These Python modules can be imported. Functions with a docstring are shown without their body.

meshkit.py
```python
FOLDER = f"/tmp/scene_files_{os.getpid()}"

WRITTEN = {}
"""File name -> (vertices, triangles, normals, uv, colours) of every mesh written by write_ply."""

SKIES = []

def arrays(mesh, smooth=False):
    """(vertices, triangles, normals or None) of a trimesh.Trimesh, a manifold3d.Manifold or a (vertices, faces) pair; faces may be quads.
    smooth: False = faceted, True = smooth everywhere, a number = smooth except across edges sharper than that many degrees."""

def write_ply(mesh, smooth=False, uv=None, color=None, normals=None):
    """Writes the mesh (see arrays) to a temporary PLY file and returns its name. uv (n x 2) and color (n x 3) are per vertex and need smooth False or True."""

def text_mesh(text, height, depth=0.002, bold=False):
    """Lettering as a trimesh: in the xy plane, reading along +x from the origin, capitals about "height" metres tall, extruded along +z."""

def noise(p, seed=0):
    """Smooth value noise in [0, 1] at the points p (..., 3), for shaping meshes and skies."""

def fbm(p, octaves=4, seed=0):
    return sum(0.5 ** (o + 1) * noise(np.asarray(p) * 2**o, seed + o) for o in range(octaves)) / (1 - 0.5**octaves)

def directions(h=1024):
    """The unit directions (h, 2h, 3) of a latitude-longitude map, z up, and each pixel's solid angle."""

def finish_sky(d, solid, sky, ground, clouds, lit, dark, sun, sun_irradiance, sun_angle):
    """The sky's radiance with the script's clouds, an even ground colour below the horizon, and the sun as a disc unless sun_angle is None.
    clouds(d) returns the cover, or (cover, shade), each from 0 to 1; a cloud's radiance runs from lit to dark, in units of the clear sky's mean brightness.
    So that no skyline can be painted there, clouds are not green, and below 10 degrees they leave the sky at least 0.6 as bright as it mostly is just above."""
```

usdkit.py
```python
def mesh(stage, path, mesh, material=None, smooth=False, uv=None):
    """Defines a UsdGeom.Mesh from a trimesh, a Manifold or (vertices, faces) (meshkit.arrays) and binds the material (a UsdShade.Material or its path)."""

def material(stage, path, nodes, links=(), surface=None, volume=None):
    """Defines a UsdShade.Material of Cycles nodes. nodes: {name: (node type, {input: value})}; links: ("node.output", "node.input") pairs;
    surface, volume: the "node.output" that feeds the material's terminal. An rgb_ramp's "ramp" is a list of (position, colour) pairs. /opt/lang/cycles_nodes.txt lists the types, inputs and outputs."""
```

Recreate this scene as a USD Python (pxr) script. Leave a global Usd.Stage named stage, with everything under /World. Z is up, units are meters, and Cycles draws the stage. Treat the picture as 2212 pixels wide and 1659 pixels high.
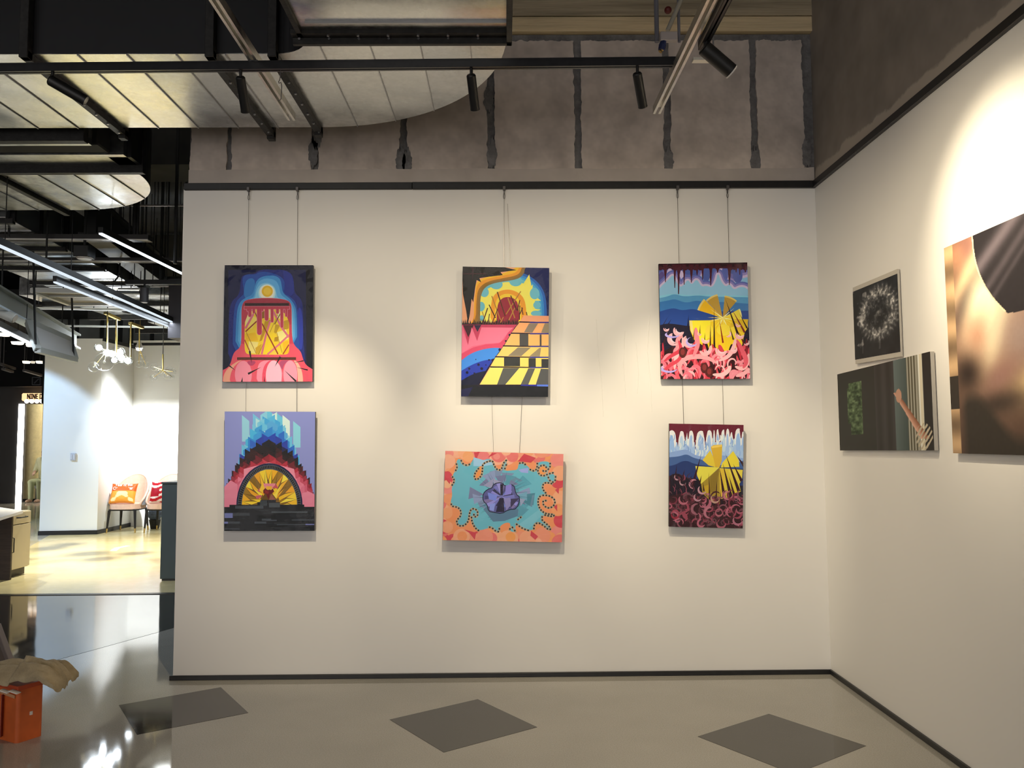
import math, random
import numpy as np, trimesh, shapely, shapely.affinity as aff
from shapely.geometry import Polygon, LineString, Point, MultiPolygon, box as sbox
from shapely.ops import unary_union
import usdkit, meshkit
from pxr import Usd, UsdGeom, UsdLux, UsdShade, Gf, Sdf, Vt

random.seed(7); RNG = np.random.default_rng(7)
stage = Usd.Stage.CreateInMemory()
UsdGeom.SetStageUpAxis(stage, UsdGeom.Tokens.z); UsdGeom.SetStageMetersPerUnit(stage, 1.0)
UsdGeom.Xform.Define(stage, '/World'); UsdGeom.Scope.Define(stage, '/World/Looks')

# ---------------------------------------------------------------- camera, ambient light, exposure
FPX, YAW, PITCH, ROLL, EYE = 1730.43, .0095, .0696, -.0068, 1.55
_f = np.array([math.sin(YAW) * math.cos(PITCH), math.cos(YAW) * math.cos(PITCH), math.sin(PITCH)])
_r = np.array([math.cos(YAW), -math.sin(YAW), 0.0]); _u = np.cross(_r, _f)
RGT, UP = math.cos(ROLL) * _r + math.sin(ROLL) * _u, -math.sin(ROLL) * _r + math.cos(ROLL) * _u
cam = UsdGeom.Camera.Define(stage, '/World/camera')
cam.CreateHorizontalApertureAttr(36.0); cam.CreateVerticalApertureAttr(27.0); cam.CreateFocalLengthAttr(36.0 * FPX / 2212)
cam.CreateClippingRangeAttr(Gf.Vec2f(.05, 200)); cam.CreateFStopAttr(0.0)
cam.CreateExposureAttr(0.0)
cam.AddTransformOp().Set(Gf.Matrix4d(*RGT, 0, *UP, 0, *(-_f), 0, 0, 0, EYE, 1))
dome = UsdLux.DomeLight.Define(stage, '/World/ambient_light')
dome.CreateIntensityAttr(0.47); dome.CreateColorAttr(Gf.Vec3f(1.0, .955, .93))
WARM, COOL, NEUTRAL = (1.0, .84, .58), (.78, .91, 1.0), (1.0, .97, .90)

def at(px, py, y=None, x=None, z=None):
    """The point of the place that the photograph shows at a pixel, on the plane y, x or z = const."""
    d = _f + RGT * (px - 1106) / FPX + UP * (829.5 - py) / FPX
    t = y / d[1] if y is not None else x / d[0] if x is not None else (z - EYE) / d[2]
    return np.array([0, 0, EYE]) + t * d

# ---------------------------------------------------------------- helpers: prims
_used = {}
def numbered(parent, name):
    k = (parent, name); n = _used.get(k, 0); _used[k] = n + 1
    return name if n == 0 else f'{name}_{n:03d}'
class Node:
    def __init__(s, prim, loc): s.prim, s.path, s.loc = prim, str(prim.GetPath()), np.asarray(loc, float)
def tags(prim, **kw):
    for k, v in kw.items():
        if v: prim.SetCustomDataByKey(k, v)
def thing(name, label=None, cat=None, loc=(0, 0, 0), group=None, kind=None):
    p = '/World/' + numbered('/World', name); x = UsdGeom.Xform.Define(stage, p)
    x.AddTranslateOp().Set(Gf.Vec3d(*map(float, loc)))
    tags(x.GetPrim(), label=label, category=cat, group=group, kind=kind)
    return Node(x.GetPrim(), loc)
def obj(name, mesh, m, parent=None, smooth=False, colors=None, label=None, cat=None, group=None, kind=None):
    """ONE Mesh under parent (or /World); the mesh is given in world coordinates."""
    base = parent.path if parent else '/World'; loc = parent.loc if parent else np.zeros(3)
    path = base + '/' + numbered(base, name)
    if isinstance(mesh, list): mesh = trimesh.util.concatenate(mesh)
    v, f, n = meshkit.arrays(mesh, smooth)
    g = usdkit.mesh(stage, path, (v - loc, f), m, smooth=False)
    if n is not None:
        g.CreateNormalsAttr(Vt.Vec3fArray.FromNumpy(n.astype(np.float32))); g.SetNormalsInterpolation('vertex')
    if colors is not None:
        UsdGeom.PrimvarsAPI(g).CreatePrimvar('paint', Sdf.ValueTypeNames.Color3fArray, 'vertex').Set(Vt.Vec3fArray.FromNumpy(np.asarray(colors, np.float32)))
    tags(g.GetPrim(), label=label, category=cat, group=group, kind=kind)
    return Node(g.GetPrim(), loc)
def copy_thing(src, loc, label, name=None, rotz=0, cat=None, group=None, scale=None):
    d = dict(src.prim.GetCustomData()); nm = name or src.prim.GetName().split('_0')[0]
    n = thing(nm, label, cat or d.get('category'), loc, group or d.get('group'))
    x = UsdGeom.Xformable(n.prim)
    if rotz: x.AddRotateZOp().Set(float(rotz))
    if scale: x.AddScaleOp().Set(Gf.Vec3f(*scale))
    for c in src.prim.GetChildren():
        cp = stage.DefinePrim(n.path + '/' + c.GetName()); cp.GetReferences().AddInternalReference(c.GetPath())
    return n

# ---------------------------------------------------------------- helpers: shapes (all return trimesh in world coordinates)
def box(x0, x1, y0, y1, z0, z1, b=0.0):
    lo, hi = np.minimum([x0, y0, z0], [x1, y1, z1]), np.maximum([x0, y0, z0], [x1, y1, z1])
    if b <= 0:
        m = trimesh.creation.box(hi - lo)
    else:
        b = min(b, .45 * (hi - lo).min()); h = (hi - lo) / 2; P = []
        for s in np.ndindex(2, 2, 2):
            sg = np.array(s) * 2 - 1
            for k in range(3):
                q = h - b; q = q.copy(); q[k] = h[k]; P.append(sg * q)
        m = trimesh.convex.convex_hull(np.array(P))
    m.apply_translation((lo + hi) / 2)
    return m
def frame_of(d):
    d = np.asarray(d, float); d = d / np.linalg.norm(d)
    a = np.array([0, 0, 1.0]) if abs(d[2]) < .95 else np.array([0, 1.0, 0])
    s = np.cross(d, a); s /= np.linalg.norm(s)
    return d, s, np.cross(s, d)
def bar(p0, p1, w, h, b=0.0):
    """A rectangular bar from p0 to p1, w wide (sideways) and h high."""
    p0, p1 = np.asarray(p0, float), np.asarray(p1, float); L = np.linalg.norm(p1 - p0)
    d, s, u = frame_of(p1 - p0); m = box(-L / 2, L / 2, -w / 2, w / 2, -h / 2, h / 2, b)
    T = np.eye(4); T[:3, 0], T[:3, 1], T[:3, 2], T[:3, 3] = d, -s, u, (p0 + p1) / 2
    m.apply_transform(T); return m
def cyl(p0, p1, r, r1=None, n=20):
    r1 = r if r1 is None else r1
    return lathe([(0, 0), (r, 0), (r1, 1), (0, 1)], p0, p1, n)
def lathe(profile, p0, p1, n=28):
    """Profile (radius, t) turned about the axis from p0 (t=0) to p1 (t=1)."""
    p0, p1 = np.asarray(p0, float), np.asarray(p1, float); d, s, u = frame_of(p1 - p0); L = np.linalg.norm(p1 - p0)
    a = np.linspace(0, 2 * math.pi, n, endpoint=False); V, Fc = [], []
    for r, t in profile:
        for q in a: V.append(p0 + d * t * L + r * (math.cos(q) * s + math.sin(q) * u))
    for i in range(len(profile) - 1):
        for k in range(n):
            a0, a1, b0, b1 = i * n + k, i * n + (k + 1) % n, (i + 1) * n + k, (i + 1) * n + (k + 1) % n
            Fc += [(a0, b0, b1), (a0, b1, a1)]
    m = trimesh.Trimesh(V, Fc, process=False); m.merge_vertices(); m.update_faces(m.nondegenerate_faces()); m.fix_normals()
    return m
def tube(pts, r, n=8):
    pts = np.asarray(pts, float); N = len(pts); V, Fc = [], []
    tg = np.gradient(pts, axis=0); _, s, _ = frame_of(tg[0])
    for i in range(N):
        d = tg[i] / np.linalg.norm(tg[i]); s = s - d * (s @ d); s /= np.linalg.norm(s); u = np.cross(d, s)
        for k in range(n):
            q = 2 * math.pi * k / n; V.append(pts[i] + r * (math.cos(q) * s + math.sin(q) * u))
    for i in range(N - 1):
        for k in range(n):
            a0, a1, b0, b1 = i * n + k, i * n + (k + 1) % n, (i + 1) * n + k, (i + 1) * n + (k + 1) % n
            Fc += [(a0, b1, b0), (a0, a1, b1)]
    for c, ring in ((0, range(n)), (N - 1, range((N - 1) * n, N * n))):
        V.append(pts[c]); k0 = len(V) - 1; rg = list(ring)
        for k in range(n):
            a, b = rg[k], rg[(k + 1) % n]; Fc.append((k0, b, a) if c == 0 else (k0, a, b))
    m = trimesh.Trimesh(V, Fc, process=False); m.fix_normals(); return m
def ball(c, r, sub=2, sc=(1, 1, 1)):
    m = trimesh.creation.icosphere(sub, r); m.apply_scale(sc); m.apply_translation(c); return m
def prism(poly, h, origin, ex, ey):
    """A shapely polygon in the plane (ex, ey) through origin, extruded by h along ex x ey."""
    ex, ey = np.asarray(ex, float), np.asarray(ey, float); ez = np.cross(ex, ey); out = []
    for g in getattr(poly, 'geoms', [poly]):
        if g.is_empty or g.area < 1e-9: continue
        m = trimesh.creation.extrude_polygon(g, abs(h), engine='earcut')
        if h < 0: m.apply_translation([0, 0, h])
        T = np.eye(4); T[:3, 0], T[:3, 1], T[:3, 2], T[:3, 3] = ex, ey, ez, origin
        m.apply_transform(T); out.append(m)
    return trimesh.util.concatenate(out)
def chaikin(p, n=2, closed=True):
    p = np.asarray(p, float)
    for _ in range(n):
        q = np.roll(p, -1, 0) if closed else p[1:]
        a = p if closed else p[:-1]
        m = np.empty((2 * len(a), 2)); m[0::2] = .75 * a + .25 * q; m[1::2] = .25 * a + .75 * q
        p = m if closed else np.vstack([p[:1], m, p[-1:]])
    return p

# ---------------------------------------------------------------- helpers: materials
def lin(c):
    """sRGB hex or 0-255 triple -> linear."""
    if isinstance(c, str): c = [int(c[i:i + 2], 16) for i in (0, 2, 4)]
    c = np.asarray(c, float) / 255; return np.where(c <= .04045, c / 12.92, ((c + .055) / 1.055) ** 2.4)
LOOKS = {}
def mat(name, col, rough=.6, metal=0.0, var=0.0, scale=6.0, bump=0.0, bscale=40.0, rvar=0.0, spec=.5, coat=0.0, emit=0.0, ecol=None, stretch=None):
    """A principled material whose colour and roughness vary by noise over the object's position."""
    if name in LOOKS: return LOOKS[name]
    col = np.asarray(lin(col) if isinstance(col, str) else col, float)
    n = {'p': ('principled_bsdf', dict(base_color=col, roughness=rough, metallic=metal, specular_ior_level=spec, coat_weight=coat))}; l = []
    if emit: n['p'][1].update(emission_color=np.asarray(ecol if ecol is not None else col), emission_strength=emit)
    if var or bump or rvar:
        n['g'] = ('geometry', {}); src = 'g.position'
        if stretch:
            n['m'] = ('mapping', dict(scale=stretch)); l.append(('g.position', 'm.vector')); src = 'm.vector'
    if var:
        n['n'] = ('noise_texture', dict(scale=scale, detail=3, roughness=.6)); l += [(src, 'n.vector')]
        n['r'] = ('rgb_ramp', dict(ramp=[(.3, np.clip(col * (1 - var), 0, 1)), (.7, np.clip(col * (1 + var), 0, 1))])); l += [('n.fac', 'r.fac'), ('r.color', 'p.base_color')]
    if rvar:
        n['n2'] = ('noise_texture', dict(scale=scale * .7, detail=4)); n['mr'] = ('map_range', dict(from_min=.3, from_max=.7, to_min=max(.02, rough - rvar), to_max=rough + rvar, clamp=True))
        l += [(src, 'n2.vector'), ('n2.fac', 'mr.value'), ('mr.result', 'p.roughness')]
    if bump:
        n['n3'] = ('noise_texture', dict(scale=bscale, detail=1)); n['b'] = ('bump', dict(strength=1.0, distance=bump))
        l += [(src, 'n3.vector'), ('n3.fac', 'b.height'), ('b.normal', 'p.normal')]
    LOOKS[name] = usdkit.material(stage, '/World/Looks/' + name, n, l, surface='p.BSDF'); return LOOKS[name]
def glow(name, col, strength):
    if name not in LOOKS:
        LOOKS[name] = usdkit.material(stage, '/World/Looks/' + name, {'e': ('emission', dict(color=np.asarray(col, float), strength=strength))}, surface='e.emission')
    return LOOKS[name]
def spot(parent, pos, aim, power, cone, soft=.4, radius=.02, col=WARM, name='lamp_light'):
    p = parent.path + '/' + numbered(parent.path, name); L = UsdLux.SphereLight.Define(stage, p)
    L.CreateRadiusAttr(radius); L.CreateIntensityAttr(power / (4 * math.pi ** 2 * radius ** 2)); L.CreateColorAttr(Gf.Vec3f(*col))
    sh = UsdLux.ShapingAPI.Apply(L.GetPrim()); sh.CreateShapingConeAngleAttr(cone); sh.CreateShapingConeSoftnessAttr(soft)
    d = np.asarray(aim, float) - np.asarray(pos, float); d, s, u = frame_of(d); q = np.asarray(pos, float) - parent.loc
    x, y, z = s, u, -d; x = np.cross(y, z)
    L.AddTransformOp().Set(Gf.Matrix4d(*x, 0, *y, 0, *z, 0, *q, 1)); return L
def painted(name, rough=.45, coat=0.0, bump=0.0, bscale=60):
    """Flat print: the colour is the mesh's own paint."""
    if name in LOOKS: return LOOKS[name]
    n = {'a': ('attribute', dict(attribute='paint')), 'p': ('principled_bsdf', dict(roughness=rough, coat_weight=coat, specular_ior_level=.18))}; l = [('a.color', 'p.base_color')]
    if bump:
        n.update(g=('geometry', {}), n=('noise_texture', dict(scale=bscale, detail=1)), b=('bump', dict(strength=1.0, distance=bump)))
        l += [('g.position', 'n.vector'), ('n.fac', 'b.height'), ('b.normal', 'p.normal')]
    LOOKS[name] = usdkit.material(stage, '/World/Looks/' + name, n, l, surface='p.BSDF'); return LOOKS[name]
# ================================================================ the setting
D, XL, XR, ZR = 5.3715, -2.1764, 2.1387, 3.258      # back wall's plane, its left end, the right wall's plane, underside of the picture rail

def floor_material(name, base, rough, speck=.10, wav=.0006):
    n = {'g': ('geometry', {}), 'n': ('noise_texture', dict(scale=1.1, detail=3, roughness=.62)), 's': ('noise_texture', dict(scale=150, detail=2)),
         'r': ('rgb_ramp', dict(ramp=[(.3, np.array(base) * (1 - speck)), (.7, np.array(base) * (1 + speck))])),
         's2': ('rgb_ramp', dict(ramp=[(.35, (.9, .9, .9)), (.65, (1.06, 1.06, 1.06))])), 'mx': ('mix', dict(mix_type='multiply', fac=1.0)),
         'n4': ('noise_texture', dict(scale=2.2, detail=3, roughness=.7)), 'mr': ('map_range', dict(from_min=.35, from_max=.72, to_min=rough * .85, to_max=rough * (1.4 if rough < .1 else 1.15), clamp=True)),
         'n3': ('noise_texture', dict(scale=2.3, detail=0)), 'b': ('bump', dict(strength=1.0, distance=wav)), 'p': ('principled_bsdf', dict(ior=1.5 if rough > .1 else 1.62))}
    l = [('g.position', 'n.vector'), ('g.position', 's.vector'), ('g.position', 'n4.vector'), ('g.position', 'n3.vector'), ('n.fac', 'r.fac'), ('s.fac', 's2.fac'),
         ('r.color', 'mx.color1'), ('s2.color', 'mx.color2'), ('mx.color', 'p.base_color'), ('n4.fac', 'mr.value'), ('mr.result', 'p.roughness'), ('n3.fac', 'b.height'), ('b.normal', 'p.normal')]
    return usdkit.material(stage, '/World/Looks/' + name, n, l, surface='p.BSDF')
M_FLOOR = floor_material('polished_grey_floor', (.35, .335, .30), .045, .07, .0012)
M_FAR = floor_material('satin_beige_floor', (.70, .60, .33), .20, .02, .0003)
M_MALL = floor_material('pale_mall_floor', (.58, .55, .46), .08, .05, .0006)
M_TILE = floor_material('dark_inlay_tile', (.036, .032, .027), .06, .06, .0008)
STRIP_Y = 8.36
floor = thing('floor', kind='structure')
obj('slab', box(-14, 4.5, -6, STRIP_Y, -.12, 0), M_FLOOR, floor)
for cx, cy, a in ((-.2426, 4.5158, -.1717), (1.4033, 4.2103, -.1817), (-1.885, 4.80, -.19)):       # 0.58 m square tiles let into the floor
    q = [(cx + .4143 * math.cos(a + k * math.pi / 2), cy + .4143 * math.sin(a + k * math.pi / 2)) for k in range(4)]
    obj('dark_tile', prism(Polygon(q), .0022, (0, 0, -.001), (1, 0, 0), (0, 1, 0)), M_TILE, floor)
obj('dark_border', prism(Polygon([(-5.5, .85), (-3.46, 5.345), (-2.774, 6.858), (-2.10, STRIP_Y - .03), (-14.2, STRIP_Y - .03), (-14.2, .85)]), .0022, (0, 0, -.001), (1, 0, 0), (0, 1, 0)), M_TILE, floor)
far_floor = thing('floor', kind='structure')
e0, e1 = at(95, 1163, z=0), at(46, 1191, z=0); k = (e1[0] - e0[0]) / (e1[1] - e0[1]); ex_ = lambda y: e0[0] + k * (y - e0[1])
obj('slab', prism(Polygon([(ex_(STRIP_Y), STRIP_Y), (4.5, STRIP_Y), (4.5, 24), (ex_(24), 24)]), .12, (0, 0, -.12), (1, 0, 0), (0, 1, 0)), M_FAR, far_floor)
obj('mall_slab', prism(Polygon([(-30, STRIP_Y), (ex_(STRIP_Y), STRIP_Y), (ex_(24), 24), (-30, 24)]), .12, (0, 0, -.121), (1, 0, 0), (0, 1, 0)), M_MALL, far_floor)
obj('trim_1', box(-12, XL + 1, STRIP_Y - .03, STRIP_Y + .05, -.01, .006, .002), mat('dark_threshold_metal', (.03, .027, .022), .35, .4), kind='structure', label='dark metal threshold strip across the floor')

M_WHITE = mat('white_wall_paint', (.78, .765, .74), .55, var=0)
M_BLACKTRIM = mat('black_trim', (.012, .012, .013), .38, var=.2, scale=30)
M_PANEL = mat('raw_wall_panel', (.55, .48, .425), .85, var=.22, scale=5.5, bump=.003, bscale=30)
M_MORTAR = mat('dark_joint_mortar', (.16, .155, .155), .9, var=.3, scale=14, bump=.006, bscale=35)
M_BAND = mat('thin_plaster_band', (.50, .445, .40), .8, var=.08, scale=5, bump=.001, bscale=60)

wb = thing('wall_back', kind='structure')
obj('lower_face', box(XL, XR + .2, D, D + .16, 0, ZR + .03), M_WHITE, wb)
obj('joint_backing', box(XL + .03, XR + .2, D + .02, D + .16, ZR + .03, 4.36), M_MORTAR, wb)
def ragged(x0, x1, z0, z1, amp, seed, skip=''):
    """A panel's outline with torn mortar edges."""
    r = np.random.default_rng(seed); P = []; fine = lambda t: meshkit.fbm(np.array([[t * 26, seed * 1.3, 5.0]]), 4, seed)[0] - .5
    def run(a, b, n, side):
        for i in range(n):
            t = i / n; j = amp * 2.2 * (.55 * (meshkit.fbm(np.array([[t * 7, seed, hash(side) % 7]]), 3, seed)[0] - .5) + .75 * fine(t + hash(side) % 13)) if side not in skip else 0
            P.append((a[0] + (b[0] - a[0]) * t + (j if side in 'lr' else 0), a[1] + (b[1] - a[1]) * t + (j if side in 'tb' else 0)))
    run((x0, z0), (x1, z0), 24, 'b'); run((x1, z0), (x1, z1), 70, 'r'); run((x1, z1), (x0, z1), 40, 't'); run((x0, z1), (x0, z0), 70, 'l')
    return Polygon(P).buffer(0)
import zlib
hash = lambda s: zlib.crc32(s.encode())
JX = (XL + .03, -1.885, -1.289, -.685, -.082, .518, 1.133, 1.736, 2.105)
for i in range(8):
    g = .007 if i == 0 else .024
    poly = ragged(JX[i] + g, JX[i + 1] - (.007 if i == 0 else .024), ZR + .10, 4.31, .012, i + 3)
    m = prism(poly, .016, (0, D + .021, 0), (1, 0, 0), (0, 0, 1)); obj('wall_panel', m, M_PANEL, wb)
obj('plaster_band', prism(ragged(XL + .03, XR, ZR + .02, ZR + .145, .010, 31, 'lrb'), .019, (0, D + .021, 0), (1, 0, 0), (0, 0, 1)), M_BAND, wb)
for jx, zz, s in ((-1.30, 3.52, 1), (-1.275, 3.64, 4), (-.70, 3.46, 2), (-.655, 3.44, 5), (-.075, 3.5, 3), (-.095, 3.9, 4), (1.14, 3.45, 6), (1.736, 3.44, 7), (2.09, 3.5, 8)):   # mortar smeared over the panels beside the joints
    b = [(jx + .033 * math.cos(a) * (1 + .9 * (meshkit.fbm(np.array([[4 * math.cos(a), 4 * math.sin(a), s * 3.1]]), 3, s)[0] - .5)), zz + .10 * math.sin(a) * (1 + 1.2 * (meshkit.fbm(np.array([[5 * math.cos(a), 5 * math.sin(a), s * 2.3]]), 3, s)[0] - .5))) for a in np.linspace(0, 2 * math.pi, 60, endpoint=False)]
    obj('mortar_smear', prism(Polygon(b).buffer(0), .0155, (0, D + .018, 0), (1, 0, 0), (0, 0, 1)), M_MORTAR, wb)
for pts in (((1288, 690), (1292, 760), (1300, 830), (1303, 900)), ((1350, 715), (1347, 790), (1352, 860)), ((1404, 680), (1398, 760), (1406, 830), (1408, 890)), ((1374, 740), (1379, 800), (1377, 850))):   # creases in the wall's skin
    obj('crease', tube(np.array([at(*p, y=D + .0006) for p in pts]), .0022, 6), M_WHITE, wb, smooth=60)
wr = thing('wall_right', kind='structure')
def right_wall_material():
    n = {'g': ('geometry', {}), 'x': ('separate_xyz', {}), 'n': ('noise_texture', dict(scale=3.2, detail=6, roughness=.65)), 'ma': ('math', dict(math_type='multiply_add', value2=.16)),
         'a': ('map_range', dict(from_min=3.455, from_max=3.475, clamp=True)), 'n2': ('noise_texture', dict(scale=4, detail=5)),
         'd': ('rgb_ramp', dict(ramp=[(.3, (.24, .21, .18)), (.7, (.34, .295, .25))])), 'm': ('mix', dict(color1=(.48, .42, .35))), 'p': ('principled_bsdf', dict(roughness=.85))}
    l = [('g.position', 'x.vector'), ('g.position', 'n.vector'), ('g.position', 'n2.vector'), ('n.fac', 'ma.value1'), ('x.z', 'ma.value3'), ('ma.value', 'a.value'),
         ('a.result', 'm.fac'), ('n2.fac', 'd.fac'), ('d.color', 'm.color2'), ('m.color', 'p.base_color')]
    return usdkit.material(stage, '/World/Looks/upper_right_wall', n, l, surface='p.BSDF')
obj('lower_face', box(XR, XR + .2, -6, D, 0, ZR + .03), M_WHITE, wr)
obj('upper_face', box(XR + .01, XR + .2, -6, D + .02, ZR + .03, 5.0), right_wall_material(), wr)
obj('trim_2', [box(XL + .008, -.62, D - .022, D + .002, ZR, ZR + .047, .003), box(-.62, XR, D - .0235, D + .002, ZR - .001, ZR + .048, .003)], M_BLACKTRIM, kind='structure', label='black picture rail along the back wall')
obj('trim_3', box(XR - .023, XR + .002, -6, D - .02, ZR, ZR + .047, .003), M_BLACKTRIM, kind='structure', label='black picture rail along the right wall')
obj('baseboard_back', box(XL - .02, XR, D - .012, D + .001, 0, .030, .002), M_BLACKTRIM, kind='structure')
obj('baseboard_right', box(XR - .012, XR + .001, -6, D, 0, .030, .002), M_BLACKTRIM, kind='structure')

M_BEAM = mat('board_marked_concrete', (.60, .48, .29), .9, var=.35, scale=2.0, bump=.004, bscale=18, stretch=(.25, 1, 5))
bm = thing('concrete_beam', 'board-marked concrete beam above the raw wall panels', 'beam', (0, D, 4.36), kind='structure')
bz = [4.365, 4.475, 4.60, 4.72, 4.86, 5.0]
for i in range(5):
    obj('cast_board', box(XL, XR + .2, D - .02 - .006 * (i % 2), D + .15, bz[i], bz[i + 1] - .004, .003), M_BEAM if i % 2 == 0 else mat('board_marked_concrete_dark', (.40, .33, .22), .9, var=.35, scale=2.0, bump=.004, bscale=18, stretch=(.25, 1, 5)), bm)
M_CEIL = mat('dark_ceiling_paint', (.030, .030, .031), .85, var=.25, scale=2)
obj('unseen_wall_left', box(-14.4, -14.2, -6, 20.5, 0, 5.0), mat('dark_unseen_wall', (.06, .06, .062), .6), kind='structure')  # unseen wall, added to keep the ambient light from entering at the left
obj('ceiling', box(-30, XR + 2.4, -6, 26, 5.0, 5.2), M_CEIL, kind='structure')
# ================================================================ the artworks: flat prints cut into coloured pieces
def pg(*p): return Polygon(p).buffer(0)
def sm(*p, n=2): return Polygon(chaikin(p, n)).buffer(0)
def st(w, *p, n=2): return LineString(chaikin(p, n, False) if len(p) > 2 else p).buffer(w / 2, cap_style=2)
def rc(x0, y0, x1, y1): return sbox(x0, y0, x1, y1)
def el(cx, cy, rx, ry=None): return aff.scale(Point(cx, cy).buffer(1, 10), rx, ry or rx)
def taper(w, *p, n=3):
    """A stroke that swells in the middle and ends in points."""
    c = chaikin(p, n, False); t = np.linspace(0, 1, len(c)); d = np.gradient(c, axis=0); d /= np.linalg.norm(d, axis=1)[:, None] + 1e-9
    o = np.stack([-d[:, 1], d[:, 0]], 1) * (w / 2 * np.sin(math.pi * np.clip(t, 0, 1)) ** .7)[:, None]
    return Polygon(np.vstack([c + o, (c - o)[::-1]])).buffer(0)
def spike(w, a, b):
    a, b = np.array(a, float), np.array(b, float); d = (b - a) / np.linalg.norm(b - a); o = np.array([-d[1], d[0]]) * w / 2
    return Polygon([a + o, a - o, b]).buffer(0)
def cres(cx, cy, r, a0, a1, w):
    a = np.radians(np.linspace(a0, a1, 9)); return taper(w, *[(cx + r * math.cos(q), cy + r * math.sin(q)) for q in a], n=1)
def homography(src, dst):
    A = []
    for (x, y), (u, v) in zip(src, dst):
        A += [[x, y, 1, 0, 0, 0, -u * x, -u * y, -u], [0, 0, 0, x, y, 1, -v * x, -v * y, -v]]
    return np.linalg.svd(np.array(A))[2][-1].reshape(3, 3)
def flat_print(shapes, corners, quad, gain=np.array([.96, 1.08, 1.36])):
    """Cuts the layered shapes (in sketch coordinates whose outline is corners: TL TR BR BL) into one flat mesh on the 3-D quad."""
    page = Polygon(corners); Hm = homography(corners, [(0, 0), (1, 0), (1, 1), (0, 1)]); quad = np.asarray(quad, float)
    V, Fc, Cc, top, n = [], [], [], Polygon(), 0
    for g, c in reversed(shapes):
        g = g.intersection(page).simplify(.6); vis = g.difference(top); top = top.union(g)
        for q in getattr(vis, 'geoms', [vis]):
            if q.geom_type != 'Polygon' or q.area < 6: continue
            v, f = trimesh.creation.triangulate_polygon(q, engine='earcut')
            if not len(f): continue
            h = np.c_[v, np.ones(len(v))] @ Hm.T; u, w = h[:, 0] / h[:, 2], h[:, 1] / h[:, 2]
            P = (quad[0] * ((1 - u) * (1 - w))[:, None] + quad[1] * (u * (1 - w))[:, None] + quad[2] * (u * w)[:, None] + quad[3] * ((1 - u) * w)[:, None])
            V.append(P); Fc.append(f + n); n += len(v); Cc.append(np.tile(np.minimum(lin(c) * gain, .92), (len(v), 1)))
    return orient(trimesh.Trimesh(np.vstack(V), np.vstack(Fc), process=False), quad), np.vstack(Cc)
def orient(m, quad):
    nrm = np.cross(quad[3] - quad[0], quad[1] - quad[0]); f = m.faces.copy()
    if len(f):
        flip = (m.face_normals @ nrm) < 0; f[flip] = f[flip][:, ::-1]
    return trimesh.Trimesh(m.vertices, f, process=False)
def grid_print(fn, quad, nu, nv, gain=np.array([.95, 1.03, 1.22])):
    """A photograph print: fn(u, v) -> sRGB 0-1 colours on a grid."""
    quad = np.asarray(quad, float); u, w = np.meshgrid(np.linspace(0, 1, nu), np.linspace(0, 1, nv)); u, w = u.ravel(), w.ravel()
    P = (quad[0] * ((1 - u) * (1 - w))[:, None] + quad[1] * (u * (1 - w))[:, None] + quad[2] * (u * w)[:, None] + quad[3] * ((1 - u) * w)[:, None])
    i = (np.arange(nv - 1)[:, None] * nu + np.arange(nu - 1)).ravel(); f = np.vstack([np.c_[i, i + nu, i + 1], np.c_[i + 1, i + nu, i + nu + 1]])
    return orient(trimesh.Trimesh(P, f, process=False), quad), np.minimum(lin(np.clip(fn(u, w), 0, 1) * 255) * gain, .92)

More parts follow.
